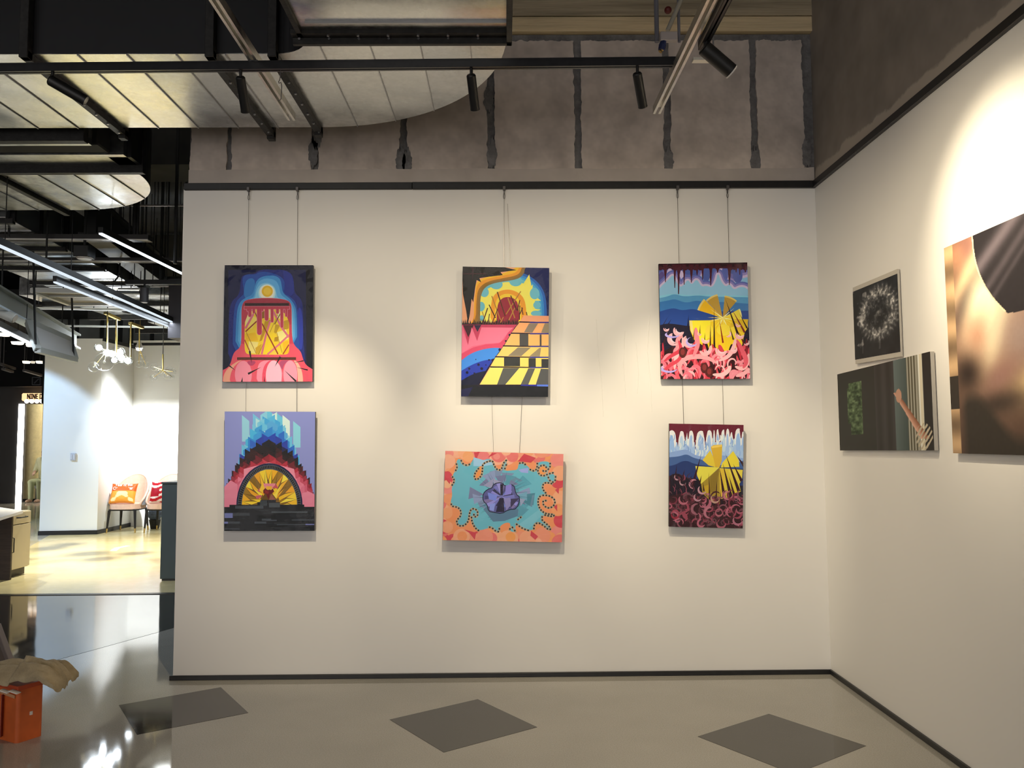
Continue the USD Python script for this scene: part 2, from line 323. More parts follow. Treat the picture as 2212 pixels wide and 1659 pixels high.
def art_tower():
    S = []; a = lambda g, c: S.append((g, c))
    a(rc(100, 60, 1250, 1520), '10143c'); a(rc(1150, 60, 1250, 1400), '0b0c16'); a(rc(100, 60, 190, 1350), '0b0e22'); a(rc(100, 60, 1250, 130), '0a0b1c')
    a(sm((180, 1400), (190, 760), (215, 520), (330, 440), (345, 250), (370, 190), (520, 180), (560, 140), (660, 122), (760, 135), (850, 125), (940, 155), (995, 210), (1005, 420), (1080, 470), (1115, 580), (1110, 1000), (1130, 1150), (1130, 1400)), '19256e')
    a(sm((860, 130), (950, 160), (1000, 240), (1005, 430), (930, 460), (870, 400), (885, 260)), '1c2c80'); a(sm((1040, 560), (1110, 640), (1110, 1120), (1050, 1100)), '27379a')
    a(sm((235, 1250), (250, 700), (280, 520), (350, 455), (390, 420), (355, 230), (420, 180), (530, 190), (560, 160), (640, 150), (720, 165), (820, 200), (880, 250), (890, 330), (870, 420), (960, 460), (1050, 560), (1065, 1100), (1065, 1250)), '1f4a96')
    a(sm((375, 480), (395, 290), (440, 235), (520, 235), (525, 400), (480, 480)), '2f74b0')
    a(sm((268, 1180), (285, 720), (315, 540), (400, 470), (490, 440), (520, 330), (540, 260), (600, 215), (680, 200), (770, 200), (835, 240), (852, 330), (865, 420), (950, 480), (1010, 560), (1035, 660), (1035, 1130)), '3f8cc0')
    a(sm((300, 1180), (318, 700), (352, 560), (440, 490), (510, 465), (525, 360), (560, 280), (620, 240), (700, 235), (780, 260), (820, 330), (832, 430), (910, 490), (985, 560), (1010, 660), (1010, 1130)), '5fa8d0')
    a(sm((330, 1180), (345, 700), (370, 560), (450, 500), (520, 480), (535, 390), (575, 315), (640, 288), (710, 296), (768, 345), (785, 420), (800, 480), (950, 540), (985, 640), (985, 1130)), '86c3dc')
    a(el(668, 415, 106, 110), 'b9dcdc'); a(el(668, 405, 92, 92), 'ece8cc')
    a(el(672, 393, 69), 'e9b51c'); a(el(672, 393, 46), 'f3c63a')
    body = sm((350, 640), (360, 560), (385, 515), (430, 495), (520, 480), (660, 473), (800, 480), (900, 498), (945, 520), (968, 560), (972, 640), (972, 960), (1000, 1060), (1080, 1130), (1100, 1200), (1115, 1250), (1150, 1310), (1218, 1350), (1260, 1380), (1260, 1560), (90, 1560), (80, 1380), (180, 1335), (215, 1280), (240, 1180), (270, 1130), (330, 1090), (350, 1000))
    a(body, 'd8404f'); a(body.buffer(-6).intersection(rc(0, 0, 1400, 800)), 'c03a48'); a(body.buffer(-6).intersection(rc(0, 0, 1400, 600)), 'a8323f')
    a(body.intersection(rc(0, 1040, 1400, 1600)), 'e9525f')
    a(rc(395, 538, 940, 573), '321614')
    win = sm((397, 590), (940, 590), (940, 1100), (930, 1160), (880, 1176), (450, 1172), (400, 1160), (383, 1080)); a(win, 'f6cd2c')
    for q, c in (((400, 620, 470, 640, 480, 780, 400, 850), 'f3df8a'), ((480, 690, 560, 730, 480, 850, 420, 870), 'f6d95e'), ((600, 620, 640, 640, 640, 720, 600, 730), '9a6410'), ((640, 760, 720, 740, 660, 860, 600, 1000, 570, 1010), 'c79416'), ((770, 800, 830, 810, 800, 870, 740, 960), 'c79a1c'),
                 ((870, 760, 940, 740, 935, 850, 860, 880), 'c8981a'), ((620, 960, 760, 900, 800, 1000, 680, 1160, 600, 1160), 'ffd21e'), ((400, 920, 520, 900, 560, 1000, 400, 1010), 'f1b914'), ((440, 1010, 560, 1020, 520, 1160, 430, 1150), 'f9e07a'), ((780, 900, 900, 860, 930, 980, 820, 1020), 'fbe684'),
                 ((760, 960, 810, 950, 800, 1010, 750, 1012), 'b98a14'), ((860, 1020, 935, 1000, 935, 1150, 870, 1170), 'f5b90f'), ((520, 1090, 600, 1040, 570, 1170, 530, 1170), 'd9a51a'), ((660, 620, 740, 620, 720, 720, 670, 720), 'f7dd80'), ((800, 640, 850, 650, 860, 740, 790, 720), 'fae9a0'), ((700, 1090, 760, 1070, 800, 1170, 720, 1172), 'f2ca40')):
        a(Polygon(np.array(q).reshape(-1, 2)).buffer(0).intersection(win), c)
    for w, c, p in ((7, 'a87a18', (410, 900, 530, 1160)), (7, 'a87a18', (640, 990, 560, 1170)), (7, 'b38a1e', (800, 680, 700, 900)), (7, 'b38a1e', (780, 880, 850, 1150)), (26, 'e0707c', (500, 670, 400, 850)), (24, 'e0707c', (705, 760, 650, 940, 598, 1170)), (24, 'e0707c', (745, 640, 840, 830, 935, 960)), (22, 'e4727c', (940, 930, 800, 1060, 670, 1170)),
                    (16, '9c3c1a', (605, 790, 800, 1168)), (16, '9c3c1a', (540, 760, 400, 890)), (14, 'a8381e', (935, 1050, 860, 1168)), (14, 'b0502a', (388, 990, 450, 1130)), (12, '7a3a18', (520, 650, 545, 720)), (12, '7a5a18', (830, 670, 760, 800))):
        a(st(w, *np.array(p).reshape(-1, 2), n=0).intersection(win), c)
    top = rc(385, 580, 945, 612)
    dr = [top] + [unary_union([rc(x - w, 600, x + w, y - w), el(x, y - w, w)]) for x, w, y in ((455, 18, 708), (505, 14, 665), (572, 28, 928), (662, 22, 755), (730, 16, 775), (797, 16, 668), (850, 16, 842), (905, 12, 706), (428, 10, 640), (612, 10, 640))]
    a(unary_union(dr).buffer(5), 'e58a92'); a(unary_union(dr), 'c23c49')
    a(rc(293, 1206, 1022, 1240), '5c2c1c')
    a(sm((300, 1245), (130, 1380), (110, 1560), (240, 1560), (260, 1380), (400, 1245)), 'f2a582'); a(sm((330, 1245), (220, 1360), (190, 1560), (560, 1560), (530, 1420), (480, 1300), (400, 1245)), 'ea5563')
    a(el(370, 1420, 105, 170), 'f38c97'); a(sm((395, 1250), (470, 1330), (545, 1250)), 'b84260')
    a(sm((600, 1245), (540, 1320), (530, 1560), (860, 1560), (850, 1330), (760, 1245)), 'f7919d'); a(sm((690, 1240), (610, 1330), (595, 1560), (660, 1560), (670, 1330), (740, 1260)), 'ef4d60')
    a(el(745, 1440, 98, 195), 'fbb9c0'); a(sm((800, 1245), (850, 1380), (870, 1290), (960, 1245)), 'b84a68'); a(sm((930, 1240), (860, 1320), (835, 1560), (880, 1560), (890, 1330), (960, 1250)), 'ee5e6c')
    a(el(950, 1420, 86, 175), 'f79aa5'); a(sm((985, 1240), (1040, 1330), (1040, 1560), (1110, 1560), (1100, 1380), (1040, 1260)), 'f5b394'); a(sm((1040, 1250), (1130, 1370), (1150, 1560), (1190, 1560), (1170, 1400), (1100, 1290)), 'e54f5e')
    for w, p, q in ((26, (450, 1130), (475, 1285)), (26, (828, 1200), (758, 1325)), (26, (428, 1412), (590, 1328)), (18, (195, 1310), (275, 1370)), (22, (1020, 1505), (872, 1362)), (14, (1115, 1250), (985, 1275)), (18, (1165, 1365), (1025, 1330)), (20, (350, 1510), (360, 1450)), (12, (628, 1505), (630, 1435))):
        a(spike(w, p, q), '241412')
    return S
def art_dome():
    S = []; a = lambda g, c: S.append((g, c)); r = np.random.default_rng(4)
    a(rc(100, 90, 1300, 1640), '8f92c4'); cx, cy = 690, 1290
    def ring(R, n, cols, a0, a1, h, w, jit=.25):
        for i in np.linspace(0, 1, n):
            q = math.radians(a0 + (a1 - a0) * i); x, y = cx + R[0] * math.cos(q), cy - R[1] * math.sin(q); d = 1 if (int(round(i * (n - 1))) % 2) else -1; hh = h * (1 + jit * (r.random() - .5)); ww = w
            a(pg((x - ww, y + (30 if d > 0 else 90)), (x - ww, y - hh + (55 if d > 0 else 0)), (x + ww, y - hh + (0 if d > 0 else 55)), (x + ww, y + (90 if d > 0 else 30))), cols[r.integers(len(cols))])
    for x, y, d, c in ((405, 150, 0, '9ad0dc'), (540, 130, 0, '79c0d8'), (640, 110, 1, 'd8e8ee'), (700, 130, 1, 'b8dce6'), (835, 125, 0, '6cc4dc'), (905, 150, 0, 'dfeef2'), (1035, 225, 0, '90d2da')):
        a(pg((x - 45, y + 60 * d), (x + 45, y + 75 * (1 - d)), (x + 45, y + 330), (x - 45, y + 330)), c)
    ring((270, 1080), 9, ['8ccbdc', 'b4dde6', '6cc2da', 'd4ebee', '58b4d6'], 38, 142, 130, 42); ring((345, 1030), 12, ['58b6d8', '7cc6dc', '46a6d2', '9cd4e2'], 30, 150, 110, 44)
    ring((400, 1000), 15, ['4ab4d6', '6cc0da', '58a8d2', '3c9ed0'], 25, 155, 80, 46); ring((410, 900), 15, ['2f86c8', '3c9ad0', '2a6cc0'], 18, 162, 90, 46)
    ring((425, 830), 16, ['2746a8', '2f62b8', '2a3f9c', '3578c4'], 12, 168, 90, 46); ring((445, 745), 18, ['14142e', '1c1c48', '100e16', '20140f'], 8, 172, 90, 48)
    ring((480, 690), 20, ['1a0c0a', '2c100c', '120a0a', '34140f'], 4, 176, 90, 48); ring((510, 620), 22, ['300f0c', '4a1414', '220c0a'], 0, 180, 90, 46)
    ring((520, 570), 22, ['8e1c26', 'a82430', '701820'], -4, 184, 80, 46); ring((515, 520), 24, ['b82c3a', 'a02838', 'c83844'], -6, 186, 80, 44)
    ring((520, 470), 24, ['cc4a5c', 'd65466', 'b83c50'], -8, 188, 70, 44); ring((500, 420), 26, ['e0687a', 'd65c70', 'e87888'], -8, 188, 70, 42); ring((470, 390), 24, ['f08a98', 'ea8090', 'e06c80'], -12, 192, 60, 42)
    a(pg((130, 1050), (215, 960), (300, 1010), (300, 1320), (130, 1320)), 'ea8494'); a(pg((1100, 1120), (1180, 1100), (1260, 1140), (1260, 1400), (1100, 1400)), 'ea8494'); a(pg((380, 1300), (380, 820), (690, 740), (1000, 820), (1080, 1300)), 'f0909c')
    a(pg((300, 1290), (330, 1000), (450, 820), (690, 760), (930, 830), (1060, 1010), (1100, 1300)), 'ee8896')
    a(el(695, 1280, 410, 532), '1a1a3c'); a(el(695, 1280, 392, 510), '55585a')
    for k in range(60):
        q = math.radians(-6 + 192 * (k + .5) / 60); q2 = math.radians(1.15)
        a(Polygon([(695 + R1 * math.cos(q + s * q2), 1280 - R2 * math.sin(q + s * q2)) for R1, R2, s in ((386, 502, -1), (386, 502, 1), (350, 464, 1), (350, 464, -1))]), '1c1614')
    dome_ = el(695, 1280, 342, 455); a(dome_, '7c5618')
    cols = ['f6bc1a', 'f9d02a', 'f0a418', '8a6418', 'fbdc3c', 'a07418', 'f4b020']
    for k in range(15):
        q0, q1 = math.radians(-6 + 13 * k), math.radians(-6 + 13 * (k + 1)); m_ = (q0 + q1) / 2; R0, R1 = .30 + .08 * r.random(), .62 + .12 * r.random()
        P = lambda q, R: (695 + 342 * R * math.cos(q), 1250 - 425 * R * math.sin(q))
        a(pg(P(q0, 1), P(q1, 1), P(m_ + .04, R1)).intersection(dome_), cols[k % 7]); a(pg(P(q0, 1), P(m_, R1), P(q0 - .1, R0)).intersection(dome_), cols[(k * 3 + 1) % 7]); a(pg(P(m_, R1), P(q0 - .1, R0), P(q1 - .05, R0)).intersection(dome_), cols[(k * 2 + 3) % 7])
    for q, c in (((620, 1000, 775, 1000, 755, 1040, 720, 1075, 660, 1075, 630, 1040), 'e8868a'), ((545, 1090, 590, 1050, 605, 1070, 575, 1110), 'd8626a'), ((730, 1055, 780, 1010, 805, 1060), 'c84a56'), ((520, 1155, 590, 1140, 600, 1165, 540, 1195), 'd0606a'), ((650, 1035, 730, 1035, 720, 1075, 660, 1075), 'f0b02c'), ((600, 1010, 640, 1060, 620, 1120, 570, 1090), 'f6c42c'), ((740, 1070, 800, 1070, 760, 1130), 'f7cc30'), ((735, 1130, 800, 1120, 780, 1190), 'fbd84a'),
                 ((618, 1085, 645, 1055, 668, 1080, 720, 1080, 735, 1060, 755, 1100, 700, 1140, 690, 1200, 650, 1200, 660, 1140, 620, 1120), '6a1618'), ((640, 1080, 690, 1100, 680, 1130, 640, 1120), '8c2420'), ((590, 1205, 640, 1120, 690, 1205), '6a4a14'), ((690, 1205, 720, 1130, 770, 1200), '9c5a48')):
        a(Polygon(np.array(q).reshape(-1, 2)).buffer(0), c)
    dk = unary_union([rc(130, 1290, 1250, 1600), rc(200, 1262, 1125, 1300), rc(545, 1232, 825, 1300), rc(590, 1203, 775, 1260), rc(1100, 1330, 1170, 1400), rc(820, 1280, 885, 1300)])
    a(dk, '17181a')
    for i in range(46):
        x, y, w, h = r.uniform(120, 1200), r.uniform(1300, 1570), r.uniform(60, 300), r.uniform(12, 36); a(rc(x, y, x + w, y + h), ['222426', '121314', '2a2c2c', '1a1b1d', '0c0c0e'][i % 5])
    for x0, y0, x1, y1, c in ((270, 1275, 620, 1310, '43474a'), (580, 1208, 665, 1275, '3a3e40'), (690, 1240, 825, 1295, '45494a'), (720, 1345, 1165, 1365, '4a4e4e'), (240, 1362, 450, 1398, '3a3c3e'), (140, 1365, 240, 1425, '7478a8'), (600, 1435, 715, 1460, '474b4c'), (510, 1470, 655, 1495, '4a4d50'), (650, 1448, 785, 1462, '4a4d50'), (970, 1445, 1250, 1458, '43474a'), (785, 1503, 1140, 1514, '43474a'), (1140, 1500, 1250, 1514, '7478a8'), (135, 1470, 180, 1495, '7478a8'), (180, 1468, 330, 1495, '3c4042'), (140, 1550, 325, 1566, '3a3c40')):
        a(rc(x0, y0, x1, y1), c)
    return S
def art_steps():
    S = []; a = lambda g, c: S.append((g, c)); r = np.random.default_rng(9)
    a(rc(100, 60, 1120, 1520), '141c4e')
    for d, c in ((0, '1f5ea6'), (28, '2f86be'), (52, '45a0c4'), (75, '6fb8bc')):
        a(sm((300, 760), (320, 120 + d), (700, 120 + d), (850, 165 + d), (960 - d * .8, 240 + d * .6), (1040 - d, 360), (1062 - d, 520), (1062 - d, 760), n=3), c)
    a(sm((300, 760), (330, 380), (400, 330), (560, 250), (720, 245), (840, 270), (880, 300), (930, 420), (940, 540), (900, 700), n=2), 'f6e45a')
    for p, q, w in (((840, 330), (872, 165), 130), ((870, 360), (912, 275), 60), ((900, 420), (1000, 452), 70), ((880, 560), (1000, 550), 50)): a(spike(w, p, q), 'f6e45a')
    for x, y, rx, ry in ((515, 275, 68, 52), (725, 240, 70, 55), (385, 360, 48, 52), (350, 515, 40, 52), (930, 375, 52, 62), (955, 500, 40, 40), (945, 590, 55, 30), (355, 640, 30, 30)): a(el(x, y, rx, ry), '6fb8bc')
    a(sm((450, 740), (455, 460), (500, 370), (600, 328), (700, 335), (800, 395), (838, 500), (845, 740)), 'f09a20'); a(sm((490, 740), (500, 460), (560, 390), (640, 370), (730, 400), (780, 470), (790, 740)), 'f6c82c'); a(sm((515, 740), (522, 500), (570, 425), (640, 408), (710, 425), (758, 490), (768, 740)), '9a2230')
    # upper left bands
    a(pg((100, 60), (820, 60), (820, 150), (760, 190), (600, 225), (440, 270), (360, 340), (340, 440), (335, 700), (100, 700)), '7a5220')
    a(sm((90, 40), (900, 40), (826, 95), (818, 140), (790, 190), (720, 225), (500, 255), (390, 300), (345, 390), (335, 520), (335, 710), (90, 720)), '8a6a34'); a(sm((90, 40), (870, 40), (800, 95), (795, 135), (760, 185), (680, 212), (480, 240), (370, 290), (325, 380), (315, 520), (312, 720), (90, 720)), 'a06c1c'); a(sm((90, 40), (860, 40), (786, 95), (778, 135), (740, 175), (600, 205), (430, 235), (330, 300), (298, 400), (290, 720), (90, 720)), 'ee981c'); a(sm((90, 40), (820, 40), (758, 95), (742, 130), (690, 160), (480, 195), (330, 240), (285, 330), (272, 720), (90, 720)), 'f5b81e')
    a(sm((90, 40), (790, 40), (720, 100), (560, 165), (350, 205), (290, 260), (288, 350), (270, 480), (270, 700), (90, 720)), 'f2a470')
    blk = unary_union([pg((140, 70), (600, 85), (735, 118), (560, 140), (585, 172), (430, 190), (330, 205), (350, 250), (300, 225), (285, 300), (262, 470), (245, 430), (225, 600), (205, 700), (185, 560), (150, 380))]); a(blk, '16120f'); a(rc(150, 150, 400, 162), '3a1216'); a(pg((245, 85), (270, 85), (255, 240)), '34121a')
    a(pg((100, 700), (1120, 700), (1120, 1520), (100, 1520)), 'e8657a')
    a(rc(100, 704, 760, 722), '35141c'); a(pg((130, 712), (740, 712), (720, 745), (350, 740), (305, 890), (245, 730), (205, 935), (150, 725)), 'c33a55'); a(pg((150, 715), (270, 715), (208, 850)), '43161e'); a(pg((270, 715), (350, 715), (308, 790)), '2a1a34')
    for i in range(34): x = 140 + i * 18.5; h = 25 + 45 * r.random(); a(pg((x - 10, 708), (x + 10, 708), (x + r.uniform(-4, 4), 708 - h)), '1e1012')
    for i in range(60): x = 360 + i * 6.6; a(pg((x - 5, 708), (x + 5, 708), (x + r.uniform(-3, 3), 708 - r.uniform(15, 70))), ['1e1012', '4a1c18', '6a2420', '2e1412'][i % 4])
    for w, c, p in ((12, '5a2c14', (525, 355, 610, 620)), (11, 'b47a28', (465, 400, 560, 660)), (11, 'b47a28', (780, 350, 620, 600)), (11, '4a2412', (435, 495, 505, 640)), (11, '4a2412', (420, 530, 370, 680)), (11, '4a2412', (670, 395, 740, 560)), (11, 'b88030', (640, 420, 715, 640)), (10, '4a2412', (770, 445, 745, 560)), (10, '4a2412', (770, 505, 765, 660)), (10, 'b88030', (715, 530, 650, 665)), (10, '5a2c14', (800, 530, 770, 600)), (10, '5a2c14', (790, 525, 805, 605)), (9, '4a2412', (840, 575, 850, 620)), (9, '4a2412', (440, 595, 425, 690)), (9, 'b47a28', (360, 570, 380, 630)), (9, 'b88030', (590, 630, 560, 690)), (9, '4a2412', (530, 540, 470, 690))):
        a(st(w, *np.array(p).reshape(-1, 2), n=0), c)
    a(pg((100, 980), (130, 1030), (260, 960), (400, 925), (540, 915), (600, 870), (640, 800), (700, 745), (760, 720), (760, 800), (640, 1000), (100, 1200)), 'd64560')
    a(pg((100, 740), (130, 740), (205, 935), (245, 740), (305, 890), (355, 745), (700, 745), (640, 800), (590, 860), (560, 905), (400, 920), (250, 945), (130, 1030), (100, 1040)), 'ee7488')
    a(sm((90, 1140), (130, 1100), (240, 1020), (400, 970), (560, 960), (600, 1000), (450, 1560), (90, 1560)), '3f86d0'); a(sm((90, 1240), (140, 1210), (220, 1160), (340, 1110), (460, 1085), (560, 1085), (450, 1560), (90, 1560)), '24389a'); a(sm((90, 1340), (140, 1315), (250, 1250), (380, 1215), (480, 1200), (450, 1560), (90, 1560)), '12142c')
    for x, y, q in ((320, 1147, 14), (218, 1190, 12), (355, 1190, 16), (195, 1232, 15), (435, 1095, 9), (290, 1090, 6), (275, 1240, 10), (400, 1150, 7), (660, 825, 13), (617, 890, 10), (553, 985, 16), (480, 1100, 18)): a(el(x, y, q), '16102a')
    edge = [(725, 740), (775, 680), (812, 612), (1090, 618), (1090, 1370), (330, 1365), (510, 1060), (560, 1000), (690, 800)]
    a(pg((712, 745), (775, 672), (800, 690), (700, 810), (600, 950), (520, 1060), (430, 1250), (330, 1372), (300, 1372), (420, 1180), (520, 1040), (600, 930)), '1a1226')
    a(Polygon(edge), 'f4a06e')
    rows = [(612, 680, 812, 770), (690, 800, 765, 680), (812, 940, 676, 600), (950, 1055, 590, 520), (1068, 1165, 505, 455), (1178, 1362, 450, 333)]; cs = ['f4a06c', 'f4a664', 'f6b260', 'f7c464', 'f8d060', 'f9d866']
    for (y0, y1, xa, xb), c in zip(rows, cs): a(pg((xa, y0), (1090, y0 + 6), (1090, y1 + 8), (xb, y1)), c)
    for (y0, y1, xa, xb) in rows[1:]: a(pg((xa - 4, y0 - 14), (1090, y0 - 4), (1090, y0 + 6), (xa - 4, y0)), '2a1520')
    for (y0, y1, xa, xb) in rows[1:]: a(rc(880, y0 - 8, 1090, y0 + 6), '2c2c86')
    a(pg((870, 700), (968, 698), (905, 800), (815, 796)), '8c7860'); a(pg((1040, 698), (1090, 698), (1090, 805), (1000, 800)), '93805e'); a(pg((985, 700), (1040, 700), (980, 800), (915, 800)), 'f6ac64')
    a(rc(767, 812, 862, 942), '4a4640'); a(rc(985, 820, 1004, 950), '443f3c'); a(pg((750, 958), (890, 960), (785, 1055), (640, 1052)), '8a7a5e'); a(pg((980, 965), (1000, 965), (985, 1062), (870, 1058)), '97835e')
    a(rc(598, 1068, 772, 1164), '33332e'); a(rc(864, 1075, 942, 1172), '34342f'); a(rc(1003, 1085, 1090, 1180), '33322e')
    a(pg((590, 1182), (765, 1182), (612, 1362), (522, 1362)), '57554c'); a(pg((862, 1186), (935, 1188), (860, 1364), (778, 1364)), '5a584e'); a(pg((998, 1190), (1090, 1195), (1090, 1370), (940, 1368)), '54524c'); a(rc(775, 1362, 955, 1384), '2a2a8c'); a(rc(955, 1362, 1090, 1384), '5a78d0')
    a(pg((100, 1370), (330, 1362), (1090, 1384), (1090, 1520), (100, 1520)), '141517'); a(rc(300, 1362, 780, 1378), '241820'); a(pg((100, 1420), (260, 1390), (200, 1500), (100, 1500)), '1a1a3e')
    return S
def art_splash():
    S = []; a = lambda g, c: S.append((g, c)); r = np.random.default_rng(12)
    a(rc(100, 150, 1860, 1480), 'f0935c')
    for i in range(120):
        t = r.random() * 6120; x, y = (130 + t, 200) if t < 1700 else (1830, 200 + t - 1700) if t < 2960 else (1830 - (t - 2960), 1440) if t < 4660 else (125, 1440 - (t - 4660))
        q = r.uniform(45, 120); a(el(x + r.uniform(-70, 70), y + r.uniform(-60, 60), q), ['f2a070', 'ee8a78', 'e87468', 'f5a878', 'f39a5c', 'd8484e', 'ef9470', 'f4ac84'][r.integers(8)])
    for x, y, q, c in ((390, 1400, 120, 'f2a578'), (400, 1390, 70, 'f0945c'), (720, 1400, 120, 'ee9070'), (1060, 1440, 140, 'f3a878'), (1090, 1400, 70, 'f29c52'), (1330, 1430, 120, 'f2a278'), (480, 240, 80, 'f3a468'), (700, 250, 90, 'ec7c74'), (180, 640, 60, 'f4b080'), (190, 850, 70, 'f29866'), (1790, 480, 110, 'f2a474'), (1760, 1010, 90, 'f39c60'), (180, 1060, 80, 'f2a06c')): a(el(x, y, q), c)
    for p in (((560, 180), (640, 180), (590, 300)), ((130, 540), (230, 560), (215, 640)), ((820, 190), (900, 190), (760, 260)), ((1280, 200), (1450, 260), (1380, 330), (1190, 310)), ((1380, 1310), (1480, 1390), (1440, 1440), (1370, 1380)), ((420, 1290), (600, 1340), (580, 1440), (500, 1340)), ((1720, 720), (1780, 680), (1770, 780)), ((1700, 960), (1750, 930), (1750, 1030))): a(pg(*p), 'd2454c')
    pool = sm((310, 290), (370, 270), (400, 350), (470, 380), (520, 340), (560, 260), (610, 310), (650, 350), (690, 300), (760, 270), (830, 290), (850, 370), (900, 440), (970, 420), (980, 330), (1040, 280), (1020, 370), (1000, 450), (1120, 440), (1190, 430), (1200, 340), (1270, 320), (1340, 390), (1420, 460), (1465, 430), (1470, 310), (1660, 310), (1640, 420), (1600, 500), (1680, 480), (1730, 520), (1720, 620), (1560, 620), (1540, 700), (1600, 790), (1500, 810), (1475, 900), (1500, 1000), (1560, 1060), (1715, 1075), (1700, 1110), (1540, 1090), (1530, 1150), (1660, 1280), (1630, 1310), (1480, 1190), (1420, 1220), (1410, 1300), (1330, 1305), (1150, 1210), (1170, 1330), (1070, 1320), (1095, 1200), (1020, 1190), (930, 1250), (930, 1320), (890, 1330), (800, 1260), (640, 1315), (560, 1250), (520, 1130), (500, 1020), (500, 1180), (400, 1250), (320, 1230), (320, 1160), (390, 1100), (370, 990), (240, 960), (230, 890), (255, 800), (240, 690), (290, 620), (250, 520), (300, 440), n=2)
    a(pool, '6cb4bc'); a(pool.intersection(rc(900, 500, 1900, 1400)).intersection(pg((1100, 1300), (1500, 1000), (1560, 1060), (1330, 1305))), '7cbcc2')
    a(pg((555, 250), (690, 290), (830, 290), (830, 360), (700, 380), (555, 380)), '9fc6d8'); a(pg((1200, 430), (1340, 400), (1340, 480), (1240, 470)), 'a0a8e0')
    a(sm((640, 380), (690, 380), (700, 500), (650, 570), (590, 580), (565, 530), (600, 450)), 'f0944c'); a(sm((1550, 360), (1620, 400), (1610, 480), (1520, 520), (1470, 450), (1490, 380)), 'f2984e')
    for i in range(46):       # broken glass about the middle
        q = r.random() * 2 * math.pi; R0, R1 = r.uniform(60, 240), r.uniform(250, 480); x0, y0 = 960 + R0 * math.cos(q) * 1.1, 810 + R0 * math.sin(q); x1, y1 = 960 + R1 * math.cos(q + .25), 810 + R1 * math.sin(q + .25) * .85; x2, y2 = 960 + R1 * math.cos(q - .2), 810 + R1 * .8 * math.sin(q - .2)
        a(pg((x0, y0), (x1, y1), (x2, y2)), ['5c98a4', '6a8c9c', '7f8ea6', '4c8490', '8c98b4', '5aa0ac', '74a4b4', '787c98'][i % 8])
    for i in range(26):
        q = r.random() * 2 * math.pi; a(spike(9, (960 + 130 * math.cos(q), 810 + 130 * math.sin(q)), (960 + 430 * math.cos(q + .1), 810 + 380 * math.sin(q + .1))), ['3c5c6c', '505a74', '2c4450'][i % 3])
    a(pg((700, 1000), (850, 880), (1200, 1000), (1190, 1100), (1000, 1170), (840, 1180)), '5c7c90'); a(pg((840, 560), (960, 610), (850, 640)), 'a09cb4'); a(pg((700, 660), (840, 560), (830, 700)), '9c98b0'); a(pg((1220, 840), (1300, 860), (1230, 960)), '9aa0b4')
    hole = sm((850, 640), (960, 620), (1010, 680), (1130, 640), (1160, 790), (1220, 830), (1180, 990), (1060, 1000), (960, 1060), (860, 1040), (780, 1030), (760, 930), (700, 880), (700, 780), (760, 720), (830, 700), n=1); a(hole.buffer(12), '1e2634'); a(hole, '5e5c8c')
    for i in range(22):
        q = i * 2 * math.pi / 22 + .1; R = 250 + 60 * math.sin(3 * q); a(pg((960, 820), (960 + R * math.cos(q) * .85, 820 + R * .72 * math.sin(q)), (960 + R * .85 * math.cos(q + .26), 820 + R * .72 * math.sin(q + .26))).intersection(hole), ['7a78b8', '8c84c4', '4c4870', '9890cc', '34304c', '6e7cc0', '84749c'][(i * 3) % 7])
    a(pg((940, 640), (985, 640), (975, 800), (945, 800)), '221c2c'); a(pg((930, 840), (990, 840), (1000, 1040), (880, 1040)), '2a2438'); a(pg((860, 680), (950, 800), (930, 790)), '1c1824'); a(pg((990, 850), (1080, 830), (1085, 950), (1030, 1020)), '8c84b0'); a(pg((760, 760), (900, 800), (880, 880), (780, 860)), '7c88d0'); a(pg((790, 930), (870, 910), (850, 1030), (790, 1010)), '8e98d4'); a(pg((1090, 850), (1210, 840), (1090, 980)), '443c54'); a(pg((1020, 660), (1100, 640), (1100, 780), (1010, 800)), '8a80c8')
    curls = [sm_l for sm_l in (
        [(370, 280), (400, 350), (470, 375), (515, 340)], [(305, 330), (325, 400), (290, 460)], [(245, 520), (290, 590), (240, 670)], [(640, 400), (570, 490), (570, 560), (610, 580), (680, 510), (685, 410), (690, 340), (830, 290), (850, 370), (900, 440), (960, 430), (985, 330), (1040, 285)], [(1000, 440), (1020, 370), (1040, 340)], [(1200, 340), (1270, 325), (1310, 370)], [(1350, 420), (1420, 455), (1465, 420), (1470, 320)], [(1650, 320), (1655, 400), (1570, 470), (1540, 430)], [(1610, 410), (1560, 355), (1490, 390), (1470, 470), (1540, 530), (1630, 490), (1710, 470)], [(1730, 510), (1720, 620), (1640, 590), (1620, 520)], [(1690, 635), (1580, 610), (1540, 660), (1550, 720), (1600, 780)],
        [(1520, 800), (1480, 850), (1480, 940), (1520, 1020), (1600, 1070), (1715, 1075), (1690, 1110), (1560, 1080)], [(1530, 800), (1640, 800), (1730, 870), (1700, 960), (1620, 990), (1550, 940), (1550, 870), (1610, 880)], [(1540, 1090), (1530, 1160), (1600, 1210), (1665, 1280), (1630, 1300), (1540, 1220), (1470, 1190), (1420, 1230), (1420, 1300)], [(1360, 1310), (1260, 1280), (1160, 1205)], [(1180, 1160), (1250, 1105)], [(1165, 1330), (1100, 1235), (1070, 1310)], [(930, 1260), (930, 1320), (890, 1330), (820, 1260), (770, 1260)], [(240, 910), (240, 960), (330, 970), (380, 1020), (380, 1100), (310, 1170), (340, 1240), (420, 1245), (490, 1180), (505, 1030), (550, 985), (620, 1020), (620, 1110), (560, 1110), (570, 1060)], [(530, 1100), (540, 1200), (600, 1290), (650, 1315)])]
    for c in curls:
        L = LineString(chaikin(c, 2, False)); a(L.buffer(15, cap_style=2), 'b9a07c')
